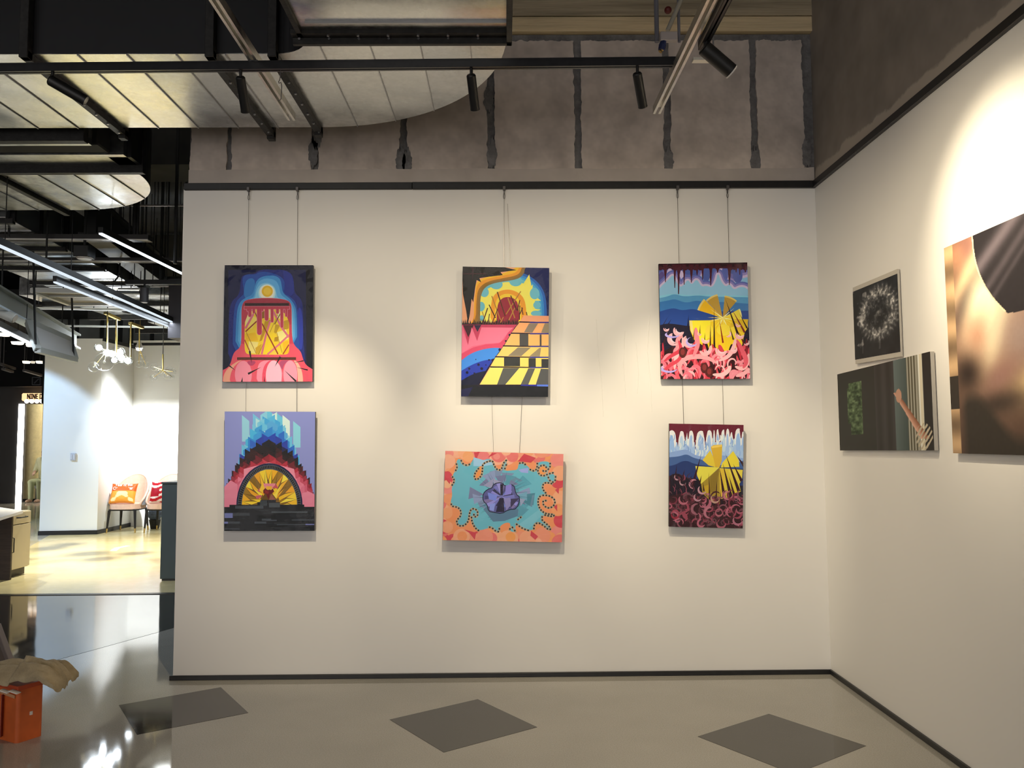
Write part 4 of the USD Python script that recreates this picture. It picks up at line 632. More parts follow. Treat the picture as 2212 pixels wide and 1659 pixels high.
for px, s, l in ((537.5, [(533, 700), (531, 892)], 'thin steel wire holding the red tower painting, left strand'), (643, [(641.5, 700), (641, 892)], 'thin steel wire holding the red tower painting, right strand'),
                 (1089, [(1088.5, 580)], 'thin steel wire down to the stairway painting, straight strand'), (1463, [(1470, 700), (1477, 918)], 'thin steel wire holding the vivid wedges painting, left strand'), (1571, [(1575, 572)], 'thin steel wire holding the vivid wedges painting, right strand')):
    wire(px, s, l)
for p0, p1, l in (((1096, 440), (1103, 580), 'loose thin wire slanting beside the straight one above the stairway painting'), ((1062, 850), (1066, 978), 'thin wire from the stairway painting to the orange one, left strand'), ((1128, 850), (1122, 980), 'thin wire from the stairway painting to the orange one, right strand'), ((1560, 812), (1563, 918), 'thin wire from the vivid wedges painting to the maroon one')):
    a, b = at(*p0, y=D - .014), at(*p1, y=D - .014); t = obj('linking_wire', tube(np.array([a, (a + b) / 2, b]), .0012, 6), M_WIRE, label=l, cat='picture wire', group='hanging wires on the picture rail')
# ================================================================ ducts, tracks and lamps overhead
def steel(name, base, rough, var=.10, bump=.0015, sc=3.0):
    n = {'g': ('geometry', {}), 'n': ('noise_texture', dict(scale=sc, detail=5, roughness=.6)), 'r': ('rgb_ramp', dict(ramp=[(.3, np.array(base) * (1 - var)), (.7, np.minimum(np.array(base) * (1 + var), 1))])),
         'mr': ('map_range', dict(from_min=.3, from_max=.7, to_min=rough * .75, to_max=rough * 1.35, clamp=True)), 'n3': ('noise_texture', dict(scale=1.6, detail=2)), 'b': ('bump', dict(strength=1.0, distance=bump * 8)), 'p': ('principled_bsdf', dict(metallic=1.0))}
    l = [('g.position', 'n.vector'), ('g.position', 'n3.vector'), ('n.fac', 'r.fac'), ('r.color', 'p.base_color'), ('n.fac', 'mr.value'), ('mr.result', 'p.roughness'), ('n3.fac', 'b.height'), ('b.normal', 'p.normal')]
    return usdkit.material(stage, '/World/Looks/' + name, n, l, surface='p.BSDF')
STEEL = [steel('galvanised_steel_' + c, b, r) for c, b, r in (('a', (.62, .62, .60), .23), ('b', (.56, .57, .57), .30), ('c', (.66, .66, .63), .27))]
M_SHADED_SIDE = mat('shaded_duct_side', (.014, .014, .016), .5, .3, var=.2, scale=2)  # galvanised steel sides with their shade painted into the colour
M_FLANGE = mat('dark_flange_iron', (.020, .019, .018), .55, .3, var=.4, scale=25, bump=.001, bscale=60)
M_BOLT = mat('zinc_bolt', (.35, .35, .36), .35, .9)
ZD = 3.54
def arc(cx, cy, R, a0, a1, n=20): return [(cx + R * math.cos(math.radians(q)), cy + R * math.sin(math.radians(q))) for q in np.linspace(a0, a1, n)]
def duct(t, outline, ribs, axis, h=.46, z=ZD, side=None):
    """A flat duct body with its underside made of separate sheets, lapped at raised seams that run along the other axis."""
    P = Polygon(outline).buffer(0); obj('duct_body', prism(P, h, (0, 0, z), (1, 0, 0), (0, 1, 0)), side or M_SHADED_SIDE, t)
    x0, y0, x1, y1 = P.bounds; ribs = [r for r in ribs if (x0 if axis == 'x' else y0) < r < (x1 if axis == 'x' else y1)]
    cuts = [x0 if axis == 'x' else y0] + ribs + [x1 if axis == 'x' else y1]; rr = np.random.default_rng(int(abs(z * 100 + x0 * 10)))
    for i, (a, b) in enumerate(zip(cuts, cuts[1:])):
        g = P.intersection(sbox(a + .002, y0, b - .002, y1) if axis == 'x' else sbox(x0, a + .002, x1, b - .002))
        if g.area < .004: continue
        m = prism(g, .004, (0, 0, z - .005), (1, 0, 0), (0, 1, 0)); c = m.bounds.mean(0)
        m.apply_transform(trimesh.transformations.rotation_matrix(math.radians(rr.uniform(-.22, .22)), [0, 1, 0] if axis == 'x' else [1, 0, 0], c)); obj('duct_sheet', m, STEEL[rr.integers(3)], t)
    for r in ribs:
        g = P.intersection(sbox(r - .0025, y0, r + .0025, y1) if axis == 'x' else sbox(x0, r - .0025, x1, r + .0025))
        obj('seam', prism(g, .010, (0, 0, z - .012), (1, 0, 0), (0, 1, 0)), M_BOLT, t)
def flange(t, x0, x1, y0, y1, z=ZD, h=.045, side=None, zt=None):
    obj('flange', box(x0, x1, y0, y1, z - h, z + .002, .002), M_FLANGE, t)
dA = thing('air_duct', 'large galvanised air duct curving towards the viewer above the spotlight track', 'air duct', (-1.5, 4.47, ZD))
outA = [(-7, 3.995), (-1.16, 3.995)] + arc(-1.16, 3.80, .195, 90, 0, 10)[1:] + [(-.965, 3.40), (.022, 3.40), (.022, 3.80)] + arc(-1.14, 3.80, 1.162, 0, 90, 30)[1:] + [(-7, 4.962)]
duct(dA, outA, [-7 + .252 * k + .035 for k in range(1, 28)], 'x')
for x, y1 in ((-2.424, 5.04), (-1.487, 5.06), (-1.17, 5.0), (-4.2, 4.99)):
    obj('flange', [box(x - .022, x + .022, 3.95, y1, ZD - .042, ZD - .004, .002), box(x - .022, x + .022, 3.945, 3.992, ZD - .042, ZD + .46, .002), box(x - .022, x + .022, y1 - .05, y1, ZD - .06, ZD + .3, .002)], M_FLANGE, dA)
    for k in range(7): yy = 4.1 + k * .14; obj('bolt', cyl((x + .009, yy, ZD - .05), (x + .009, yy, ZD - .04), .007, n=8), M_BOLT, dA)
zf = 3.475
obj('end_flange', [box(-1.02, .045, 3.775, 3.80, zf, zf + .052, .002), box(.02, .047, 3.35, 3.80, zf + .004, zf + .5, .002), box(.02, .047, 3.775, 3.80, zf, zf + .5, .002), box(-1.02, .045, 3.73, 3.776, zf + .030, zf + .054, .002)], M_FLANGE, dA)
for k in range(8): x = -.985 + k * .1445; obj('bolt', cyl((x, 3.776, zf + .024), (x, 3.768, zf + .024), .0065, n=8), M_BOLT, dA)
for k in range(1, 7): x = -.985 + k * .1445; obj('bolt', cyl((x, 3.745, zf + .030), (x, 3.745, zf + .022), .006, n=8), M_BOLT, dA)
obj('lower_sheet', prism(Polygon([(-.965, 2.2), (.02, 2.2), (.02, 3.775), (-.965, 3.775)]), .4, (0, 0, zf + .052), (1, 0, 0), (0, 1, 0)), STEEL[2], dA)
obj('seam', box(-.93, .02, 3.655, 3.664, zf + .040, zf + .053), M_BOLT, dA)
obj('duct_lining', box(-.99, -.966, 2.2, 3.775, zf + .03, zf + .5), M_FLANGE, dA)
dB = thing('air_duct', 'branch duct with a rounded silver elbow beyond the left end of the wall', 'air duct', (-3.3, 6.2, ZD))
outB = [(-8, 5.80), (-3.2, 5.73), (-2.62, 5.73)] + arc(-3.62, 5.84, .92, -7, 90, 26) + [(-8, 6.76)]
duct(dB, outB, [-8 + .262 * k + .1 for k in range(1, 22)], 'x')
for x in (-3.745, -4.75): obj('flange', box(x - .024, x + .024, 5.72, 6.80, ZD - .045, ZD - .004, .002), M_FLANGE, dB)
obj('flange', box(-8, -2.59, 5.66, 5.71, ZD - .055, ZD + .46, .002), M_FLANGE, dB)
obj('collar', box(-8, -2.63, 5.45, 5.66, ZD, ZD + .46), STEEL[1], dB); obj('flexible_joint', box(-8, -2.72, 5.28, 5.45, ZD + .01, ZD + .46, .01), mat('black_rubber', (.008, .008, .008), .7), dB)
obj('flange', box(-8, -2.70, 5.06, 5.12, ZD - .05, ZD + .46, .002), M_FLANGE, dB); obj('collar', box(-8, -2.76, 5.12, 5.28, ZD, ZD + .46), STEEL[1], dB)
obj('elbow_side', box(-2.76, -2.60, 5.5, 5.7, ZD, ZD + .5), M_SHADED_SIDE, dB)

# ---- struts, tracks
M_STRUT = steel('zinc_strut', (.62, .60, .55), .34, .08)
def channel(p0, p1, w, h):
    p0, p1 = np.array(p0, float), np.array(p1, float); s = np.array([1.0, 0, 0]) if abs(p1[1] - p0[1]) > abs(p1[0] - p0[0]) else np.array([0, 1.0, 0])
    up = np.array([0, 0, 1.0]); L = [bar(p0 + up * h * .45, p1 + up * h * .45, w, h * .1)]
    for k in (-1, 1): L += [bar(p0 + s * k * w * .46, p1 + s * k * w * .46, w * .08, h), bar(p0 + s * k * w * .32 - up * h * .47, p1 + s * k * w * .32 - up * h * .47, w * .26, h * .07)]
    return L
s1 = thing('strut_channel', 'pale zinc strut channel crossing above the track at the duct', 'strut', (-1.19, 3.5, 3.40)); obj('channel', channel((-1.175, 1.2, 3.39), (-1.20, 4.45, 3.39), .042, .042), M_STRUT, s1)
for y in (1.5, 2.8): obj('rod', cyl((-1.19, y, 3.41), (-1.19, y, 5.0), .005, n=8), M_BOLT, s1)
s2 = thing('strut_channel', 'pale zinc strut channel ending in mid air at the right of the track', 'strut', (.85, 3.5, 3.34)); obj('channel', channel((.862, 1.2, 3.335), (.838, 4.24, 3.335), .042, .042), M_STRUT, s2)
for y in (1.6, 2.6): obj('rod', cyl((.85, y, 3.36), (.85, y, 5.0), .005, n=8), M_BOLT, s2)
s3 = thing('strut_channel', 'short white metal channel piece at the end of the track', 'strut', (1.0, 3.74, 3.35)); obj('channel', bar(at(1496, 130, y=3.74), at(1537, 130, y=3.74), .035, .014), mat('white_metal', (.72, .70, .62), .4, .3), s3); obj('rod', cyl((1.02, 3.74, 3.36), (1.02, 3.74, 5.0), .004, n=8), M_BOLT, s3)
M_TRACK = mat('black_track_aluminium', (.020, .020, .022), .32, .3, var=.15, scale=30)
M_LAMP = mat('black_lamp_body', (.010, .010, .010), .42, spec=.45)
def track(t, p0, p1):
    p0, p1 = np.array(p0, float), np.array(p1, float); s = np.array([1.0, 0, 0]) if abs(p1[1] - p0[1]) > abs(p1[0] - p0[0]) else np.array([0, 1.0, 0]); up = np.array([0, 0, 1.0])
    obj('rail_body', [bar(p0 + up * .012, p1 + up * .012, .036, .012, .002)] + [bar(p0 + s * k * .0155 - up * .007, p1 + s * k * .0155 - up * .007, (.005), .034, .001) for k in (-1, 1)] + [bar(p0 + s * k * .010 - up * .022, p1 + s * k * .010 - up * .022, .012, .004) for k in (-1, 1)], M_TRACK, t)
tk = thing('lighting_track', 'long black lighting track across the top, holding four spotlights', 'lighting track', (-.8, 3.74, 3.355)); track(tk, (-3.6, 3.74, 3.332), (.842, 3.74, 3.365))
for x in (-3.3, -2.9): obj('hanger', cyl((x, 3.74, 3.355), (x, 3.74, 5.0), .004, n=8), M_BOLT, tk)
obj('strut_clamp', box(-1.21, -1.17, 3.725, 3.755, 3.364, 3.372), M_BOLT, tk)
obj('end_cap', box(.838, .850, 3.72, 3.76, 3.345, 3.388, .003), M_LAMP, tk)
tk2 = thing('lighting_track', 'short black lighting track running beside the right strut channel', 'lighting track', (.88, 3, 3.30)); track(tk2, (.905, 1.5, 3.310), (.895, 3.47, 3.310)); obj('hanger', cyl((.9, 2.6, 3.32), (.9, 2.6, 5.0), .004, n=8), M_BOLT, tk2)
M_LENS = glow('lamp_lens_warm', WARM, 14.0)
def track_light(label, adx, mount, d, L=.165, R=.0225, group=None, big=False, lights=()):
    """Adapter under the track at x=adx, stem, and a round body whose back sits under the mount and which points along d."""
    m = np.array(mount, float); d = np.array(d, float); d /= np.linalg.norm(d); t = thing('track_spotlight', label, 'spotlight', (m[0], m[1], m[2]), group)
    ad = [box(adx - .052, adx + .052, m[1] - .017, m[1] + .017, m[2] + .012, m[2] + .034, .003)] if not big else [box(m[0] - .017, m[0] + .017, m[1] - .07, m[1] + .07, m[2] + .012, m[2] + .034, .003)]
    obj('adapter', ad, M_LAMP, t); obj('stem', cyl(m + [0, 0, .016], m - [0, 0, .030], .0075 if not big else .013, n=12), M_LAMP, t)
    a = m - [0, 0, .038] - d * R * .6; b = a + d * L
    obj('body', lathe([(0, 0), (R * .80, 0), (R, .035), (R, .90), (R * 1.0, 1.0), (R * .9, 1.0), (R * .85, .86), (0, .86)], a, b, 28), M_LAMP, t, smooth=35)
    obj('front_ring', lathe([(R * .86, 0), (R * 1.03, 0), (R * 1.03, 1), (R * .86, 1), (R * .86, 0)], b - d * .002, b + d * .004, 28), mat('pale_ring', (.62, .60, .55), .4) if big or group is None else M_LAMP, t, smooth=30)
    obj('lens', cyl(a + d * L * .87, a + d * L * .885, R * .82, n=20), M_LENS, t)
    for aim, power, cone, soft in lights: spot(t, b + d * .006, aim, power, cone, soft, radius=.014)
    return t
LG = 'spotlights on the long track'
def to(mount, aim): return np.array(aim, float) - np.array(mount, float)
mz = lambda x: 3.332 + (x + 3.6) / 4.44 * .033 - .030
L1, L2, L3 = [(x, 3.74, mz(x)) for x in (-1.255, -.150, .650)]
A1, A2, A3 = (-1.36, D, 1.42), (.08, D, 1.38), (1.33, D, 1.45)
track_light('black spotlight over the red tower painting, second from the left on the long track', -1.215, L1, to(L1, A1), group=LG, lights=[(A1, 132, 23, .85), ((-1.3, D, .80), 37, 76, 1.0)])
track_light('black spotlight in front of the silver duct elbow, third on the long track', -.185, L2, to(L2, A2), group=LG, lights=[(A2, 132, 23, .85), ((0, D, .80), 37, 76, 1.0)])
track_light('black spotlight nearest the right strut channel, last on the long track', .620, L3, to(L3, A3), group=LG, lights=[(A3, 132, 23, .85), ((1.25, D, .80), 37, 76, 1.0)])
L0 = (-2.152, 3.74, mz(-2.15))
track_light('black spotlight turned sideways at the left end of the long track', -2.13, L0, (.15, .055, -.082), L=.175, R=.026, group=LG, lights=[(np.array(L0) + np.array((.15, .055, -.082)) * 25, 60, 30, 1.0)])
L4 = (.897, 3.40, 3.290)
track_light('large black spotlight with a pale front ring aimed at the right wall', .897, L4, (.118, .03, -.085), L=.165, R=.033, big=True, lights=[((XR, 3.30, 2.40), 165, 34, 1.0), ((XR, 3.5, 1.2), 55, 76, 1.0)])
# ---- sprinkler and pipes by the right strut
sp = thing('sprinkler', 'fire sprinkler with blue and brass head on a bracketed pipe under the beam', 'sprinkler', at(1430, 90, y=4.55))
M_PIPE = mat('grey_pipe_paint', (.16, .16, .19), .5); M_PALE = mat('pale_pipe', (.36, .34, .28), .5)
for px in (1419, 1467): a = at(px, 84, y=4.6); obj('rod', cyl((a[0], a[1], a[2] - .02), (a[0], a[1], 5.0), .014 if px < 1450 else .009, n=10), M_PIPE, sp)
a, b = at(1442, 66, y=4.55), at(1471, 0, y=4.55); obj('pipe', cyl(a, b + (b - a) * 1.5, .013, n=12), M_PALE, sp)
c = at(1444, 80, y=4.52); obj('bracket', box(c[0] - .05, c[0] + .05, c[1] - .02, c[1] + .02, c[2] - .028, c[2] + .026, .004), mat('pale_bracket_label', (.42, .38, .37), .5), sp)
c = at(1430, 98, y=4.52); obj('head', lathe([(0, 0), (.020, .02), (.022, .5), (.016, 1), (0, 1)], c + [-.004, 0, -.03], c + [.010, 0, .028], 14), mat('blue_sprinkler_cap', (.02, .03, .10), .4), sp); obj('nozzle', lathe([(0, 0), (.012, 0), (.009, .6), (.012, 1), (0, 1)], at(1426, 112, y=4.52), c + [0, 0, -.025], 12), mat('brass', (.55, .38, .14), .35, .9), sp)
c = at(1443, 22, y=4.6); obj('valve', ball(c, .022, 2), mat('dark_red_paint', (.12, .015, .012), .5), sp)
wh = thing('wire_hook', 'bent wire hook dangling below the track against the duct', 'wire hook', at(604, 190, y=3.74))
obj('hook', tube(np.array([at(x, y, y=3.74) for x, y in ((606, 152), (605.5, 165), (604, 173), (601.5, 177), (603, 180), (607, 178), (608.5, 185), (608, 200), (607, 214), (604, 217.5), (600, 216))]), .0022, 6), M_HOOK, wh)
# ================================================================ the bright room beyond the wall's left end
M_BGW = mat('white_partition_paint', (.80, .80, .77), .5, var=0)
PY, PX = 13.8, -6.93
pt = thing('wall_partition', kind='structure')
obj('front_face', prism(Polygon([(-7.86, PY - .08), (PX, PY), (PX, PY + .2), (-7.86, PY + .2)]), 3.34, (0, 0, 0), (1, 0, 0), (0, 1, 0)), M_BGW, pt)
obj('side_face', box(PX - .2, PX, PY + .2, 15.0, 0, 3.34), M_BGW, pt); obj('alcove_back', box(PX - .1, 3, 15.0, 15.2, 0, 3.40), M_BGW, pt)
obj('rail', [box(PX - .01, PX + .02, PY + .0, 15, 3.30, 3.36), box(PX, -5.6, 14.96, 15.0, 3.36, 3.41)], M_BLACKTRIM, pt)
obj('ledge', box(PX, 3, 14.93, 15.02, 3.41, 3.45, .004), M_BGW, pt)
obj('baseboard_left', [bar((-7.87, PY - .093, .035), (PX + .01, PY - .012, .035), .02, .07), box(PX, PX + .015, PY - .02, 15, 0, .07)], M_BLACKTRIM, kind='structure')
sw = thing('wall_switch', 'small pale switch plate on the bluish white partition', 'switch', at(158, 987, y=PY - .06)); c = at(158, 987, y=PY - .055); obj('plate', box(c[0] - .043, c[0] + .043, c[1] - .012, c[1] + .02, c[2] - .062, c[2] + .062, .004), mat('switch_plate', (.50, .52, .58), .4), sw)
for dx in (-.02, .02): obj('rocker', box(c[0] + dx - .016, c[0] + dx + .016, c[1] - .018, c[1] - .010, c[2] - .04, c[2] + .04, .003), mat('switch_rocker', (.58, .60, .66), .35), sw)
M_CONC = mat('grey_concrete_panel', (.16, .17, .165), .85, var=.3, scale=1.3); fw = thing('wall_far', kind='structure')
obj('joint_backing', box(-9.9, 4, 17.2, 17.4, 2.4, 5.0), mat('dark_far_joint', (.02, .022, .022), .9), fw)
xs = [-9.9] + [at(px, 690, y=17.2)[0] for px in (152, 168, 222, 262, 285, 330)] + [-5.4, -4, -2, 1, 4]
for i, (a, b) in enumerate(zip(xs, xs[1:])): obj('wall_panel', box(a + .045, b - .045, 17.17, 17.22, 2.4, 4.98, .01), M_CONC, fw)
obj('wall_end', box(4.0, 4.5, D, 24, 0, 5), M_CONC, kind='structure')
bk = obj('bulkhead', box(at(363, 700, y=9.6)[0], -2.4, 9.6, 10.0, at(380, 730, y=9.6)[2], 3.52), mat('mauve_grey_paint', (.085, .078, .085), .7), kind='structure')

# ---- teal cabinet
tc = thing('cabinet', 'low dark teal cabinet standing behind the end of the wall', 'cabinet', (-3.7, 9.35, 0)); M_TEAL = mat('dark_teal_lacquer', (.045, .075, .085), .35, var=.06, scale=4)
obj('body', box(-3.875, -3.45, 9.14, 9.62, .02, 1.08, .006), M_TEAL, tc); obj('top', box(-3.88, -3.44, 9.13, 9.63, 1.08, 1.10, .004), mat('dark_teal_top', (.03, .05, .058), .3), tc); obj('plinth', box(-3.86, -3.46, 9.16, 9.6, 0, .02), M_BLACKTRIM, tc)

# ---- desk
dk = thing('desk', 'desk with pale top, dark brown side and beige drawers', 'desk', (-6.2, 9.5, 0)); M_WENGE = mat('dark_brown_laminate', (.045, .030, .024), .45, var=.25, scale=6, stretch=(1, 1, 8)); M_BEIGE = mat('beige_laminate', (.62, .52, .36), .4)
obj('desk_top', prism(Polygon([tuple(at(-90, 1146, z=.785)[:2]), tuple(at(50, 1103, z=.785)[:2]), (-6.4, 10.05), (-8.2, 10.05), (-8.2, 9.2)]), .03, (0, 0, .755), (1, 0, 0), (0, 1, 0)), mat('pale_desk_top', (.74, .70, .64), .3), dk)
obj('side_panel', box(-8.2, -5.63, 9.28, 9.31, 0, .755, .003), M_WENGE, dk); obj('pedestal', box(-6.3, -5.70, 9.31, 9.74, .09, .75), M_BEIGE, dk); obj('plinth', box(-6.3, -5.74, 9.33, 9.74, 0, .09), M_WENGE, dk)
for z0, z1 in ((.10, .60), (.61, .745)):
    dr = obj('drawer', box(-5.70, -5.68, 9.315, 9.735, z0, z1, .003), M_BEIGE, dk); zc = .38 if z0 < .5 else .685
    obj('handle', ([tube([(-5.68, 9.36, zc - .09), (-5.645, 9.36, zc - .08), (-5.645, 9.36, zc + .08), (-5.68, 9.36, zc + .09)], .006)] if z0 < .5 else [tube([(-5.68, 9.45, zc), (-5.64, 9.47, zc), (-5.64, 9.6, zc), (-5.68, 9.62, zc)], .008)]), M_LAMP, dr)
obj('cable_slot', [box(-6.1, -5.79, 9.272, 9.283, .60, .69), box(-5.795, -5.785, 9.265, 9.283, .56, .75)], mat('pale_green_edge', (.40, .44, .38), .5), dk)

# ---- chairs with cushions
M_PINK = mat('dusty_pink_velvet', (.66, .44, .33), .8, var=.08, scale=20); M_BACKG = mat('grey_shell', (.40, .42, .47), .5); M_LEG = mat('black_leg', (.008, .008, .010), .4); M_GOLD = mat('gold_leg_tip', (.70, .50, .18), .3, .9)
ch = thing('dining_chair', 'pink shell chair with an orange cushion, left of the two in the alcove', 'chair', (-6.60, 14.2, 0), 'pink shell chairs with gold-tipped black legs')
def chair_parts(t):
    o = t.loc; seat = prism(Polygon(chaikin([(-.25, -.27), (.25, -.27), (.27, .1), (.2, .27), (-.2, .27), (-.27, .1)], 2)), .085, o + [0, 0, .40], (1, 0, 0), (0, 1, 0)); obj('seat', seat, M_PINK, t, smooth=40)
    n, m_ = 26, 9; V, F_ = [], []
    for i in range(n):
        q = math.radians(-22 + 224 * i / (n - 1)); s = i / (n - 1); hh = .06 + .46 * math.sin(math.pi * s) ** 1.1; r_ = (.27, .29)
        for k in range(m_):
            w = k / (m_ - 1); V.append(o + [r_[0] * math.cos(q) * (1 + .05 * w), .02 + r_[1] * math.sin(q) * (1 + .14 * w), .42 + .04 + hh * w])
    for i in range(n - 1):
        for k in range(m_ - 1): a = i * m_ + k; F_ += [(a, a + 1, a + m_ + 1), (a, a + m_ + 1, a + m_)]
    V = np.array(V); c = o + [0, .02, 0]; d = (V - c) * [1, 1, 0]; d /= np.linalg.norm(d, axis=1)[:, None]
    inn = trimesh.Trimesh(V, F_, process=False); out = trimesh.Trimesh(V + d * .035, [f[::-1] for f in F_], process=False)
    obj('backrest', inn, M_PINK, t, smooth=True); obj('back_shell', out, M_BACKG, t, smooth=True)
    e = [i * m_ + m_ - 1 for i in range(n)]; obj('back_rim', tube(np.vstack([V[:m_][:1], V[e] + d[e] * .017, V[-m_:][:1]]), .020, 8), M_PINK, t, smooth=60)
    obj('seat_frame', box(o[0] - .23, o[0] + .23, o[1] - .23, o[1] + .22, .375, .402, .004), M_LEG, t)
    for sx, sy in ((-1, -1), (1, -1), (-1, 1), (1, 1)):
        a = o + [sx * .22, sy * .22, .38]; b = o + [sx * .245, sy * .25, 0]; k = b + (a - b) * .20
        lg = obj('leg', cyl(k, a, .0155, .024, 12), M_LEG, t, smooth=40); obj('leg_tip', cyl(b, k, .012, .0155, 12), M_GOLD, lg, smooth=40)
chair_parts(ch)
ch2 = copy_thing(ch, (-5.955, 14.2, 0), 'pink shell chair with a red cushion, half hidden by the teal cabinet')
def cushion(name, label, c, w, h, tilt, paint, extra=None):
    t = thing(name, label, 'cushion', c, 'printed cushions on the pink chairs'); n = 34; u, v = np.meshgrid(np.linspace(-1, 1, n), np.linspace(-1, 1, n)); pin = 1 - .10 * (1 - u ** 2) * 0
    k = 1 - .09 * (np.abs(v) ** 2) * (1 - np.abs(u) ** 3) - .0; k2 = 1 - .09 * (np.abs(u) ** 2) * (1 - np.abs(v) ** 3); X, Z = u * w / 2 * (1 - .07 * (1 - v ** 2)), v * h / 2 * (1 - .07 * (1 - u ** 2))
    th = .075 * np.sqrt(np.clip((1 - u ** 2) * (1 - v ** 2), 0, 1)) ** .8; rot = lambda Y: np.stack([c[0] + X, c[1] + Y * math.cos(tilt) + Z * math.sin(tilt), c[2] + h / 2 + Z * math.cos(tilt) - Y * math.sin(tilt)], -1).reshape(-1, 3)
    i = (np.arange(n - 1)[:, None] * n + np.arange(n - 1)).ravel(); f = np.vstack([np.c_[i, i + 1, i + n], np.c_[i + 1, i + n + 1, i + n]])
    obj('front', trimesh.Trimesh(rot(-th), f, process=False), M_PRINT, t, smooth=True, colors=lin(paint((u.ravel() + 1) / 2, (v.ravel() + 1) / 2) * 255) * .8); obj('back', trimesh.Trimesh(rot(th), f[:, ::-1], process=False), mat('cushion_back', (.5, .16, .06), .8), t, smooth=True)
    return t, rot
def orange_paint(u, v):
    c = np.tile([.93, .40, .16], (len(u), 1)); m = v < .58; c[m] = [.99, .66, .25]; b = np.exp(-(((u - .5) / .42) ** 2 + ((v - .40) / .20) ** 2) * 1.5) + .5 * np.sin(u * 9) * np.sin(v * 11); c[m & (b > .35)] = [1., .90, .66]; c[(np.hypot((u - .52) / .14, (v - .25) / .09) < 1)] = [.98, .70, .28]; return c
def red_paint(u, v):
    c = np.tile([.72, .10, .14], (len(u), 1)); s = np.sin(v * 26 + 2 * np.sin(u * 6)) > .2; c[s] = [.95, .88, .86]; c[(v > .25) & (v < .6) & (u < .5)] = [.68, .10, .16]; return c
cu, rot = cushion('cushion', 'orange cushion printed with white lettering, on the left pink chair', (-6.62, 14.06, .487), .45, .36, .36, orange_paint)
def lettering(t, s, h, x, z, y, tilt, m):
    tm = meshkit.text_mesh(s, h, .004, bold=True); w = tm.bounds[1][0] - tm.bounds[0][0]; tm.apply_translation([-w / 2 - tm.bounds[0][0], 0, 0]); T = np.eye(4); T[:3, :3] = np.array([[1, 0, 0], [0, math.sin(tilt), -math.cos(tilt)], [0, math.cos(tilt), math.sin(tilt)]]); tm.apply_transform(T); tm.apply_translation([x, y, z]); obj('lettering', tm, m, t, label='white lettering')
M_WHITEINK = mat('white_ink', (.85, .83, .78), .6)
lettering(cu, 'Cash Cow', .052, -6.62, .735, 14.025, .36, M_WHITEINK); lettering(cu, 'Year of the', .042, -6.615, .795, 14.05, .36, M_WHITEINK)
cushion('cushion', 'red and white patterned cushion on the right pink chair beside the cabinet', (-5.975, 14.06, .487), .36, .40, .30, red_paint)
bg = thing('handbag', 'dark bag with a blue-grey pattern on the floor behind the chairs', 'bag', (-6.31, 14.60, 0)); obj('pouch', ball((-6.31, 14.62, .26), .12, 3, (1, 1, 1)), mat('blue_grey_fabric', (.10, .14, .22), .6, var=.5, scale=18), bg, smooth=True)
obj('base', lathe([(0, 0), (.07, 0), (.10, .8), (.06, 1), (0, 1)], (-6.31, 14.62, 0), (-6.31, 14.62, .2), 16), M_LEG, bg, smooth=40); a = np.linspace(0, math.pi, 14); obj('strap', tube(np.stack([-6.31 + .17 * np.cos(a), 14.62 + 0 * a, .22 + .20 * np.sin(a)], 1), .012), M_LEG, bg)
for (px, py), rz, l in (((248, 1188), .3, 'thin white sheet lying on the beige floor, left'), ((264, 1182), -.2, 'thin white sheet lying on the beige floor, right')):
    c = at(px, py, z=0); g = aff.rotate(sbox(c[0] - .045, c[1] - .13, c[0] + .045, c[1] + .13), math.degrees(rz)); obj('white_sheet', prism(g, .004, (0, 0, .0005), (1, 0, 0), (0, 1, 0)), mat('sheet_white', (.9, .9, .9), .6), label=l, cat='paper', group='white sheets on the floor')  # thin white rectangles laid on the floor

# ---- orange bag, cloth and frame at the lower left
ob = thing('storage_bag', 'orange bag with a small white tag on the polished floor', 'bag', (-2.6, 4.4, 0)); M_ORG = mat('orange_nylon', (.62, .12, .022), .5, var=.12, scale=9, bump=.002, bscale=14)
A_, B_, C_, D_ = (-2.534, 4.282), (-2.465, 4.40), (-2.86, 4.62), (-2.93, 4.50)
body = prism(Polygon([A_, B_, C_, D_]).buffer(-.02).buffer(.02), .285, (0, 0, 0), (1, 0, 0), (0, 1, 0)); obj('bag_body', body, M_ORG, ob)
obj('rim', prism(Polygon([A_, B_, C_, D_]).buffer(.004).difference(Polygon([A_, B_, C_, D_]).buffer(-.012)), .022, (0, 0, .268), (1, 0, 0), (0, 1, 0)), mat('orange_trim', (.50, .07, .02), .5), ob)
d = np.array([D_[0] - A_[0], D_[1] - A_[1], 0]); d /= np.linalg.norm(d); nn = np.array([d[1], -d[0], 0]); nn *= -1 if nn[1] > 0 else 1
e = np.array([B_[0] - A_[0], B_[1] - A_[1], 0]); e /= np.linalg.norm(e); a0 = np.array([*A_, 0])
tagc = a0 + e * .07 + [0, 0, .135]; n2 = np.array([e[1], -e[0], 0]); obj('tag', [bar(tagc - e * .007 + n2 * .002, tagc + e * .007 + n2 * .002, .004, .018)], mat('white_tag', (.75, .70, .65), .5), ob)
obj('strap', bar(a0 + d * .02 + nn * .004 + [0, 0, .235], a0 + d * .3 + nn * .004 + [0, 0, .255], .004, .016), mat('pale_strap', (.55, .28, .14), .5), ob); obj('side_strap', bar(a0 + d * .12 + nn * .005 + [0, 0, .02], a0 + d * .12 + nn * .005 + [0, 0, .235], .004, .03), mat('dark_red_strap', (.22, .03, .012), .5), ob)
cl = thing('crumpled_cloth', 'crumpled beige cloth lying over the orange bag', 'cloth', (-2.5, 4.35, .29)); nu, nv = 60, 26; u, v = np.meshgrid(np.linspace(0, 1, nu), np.linspace(0, 1, nv))
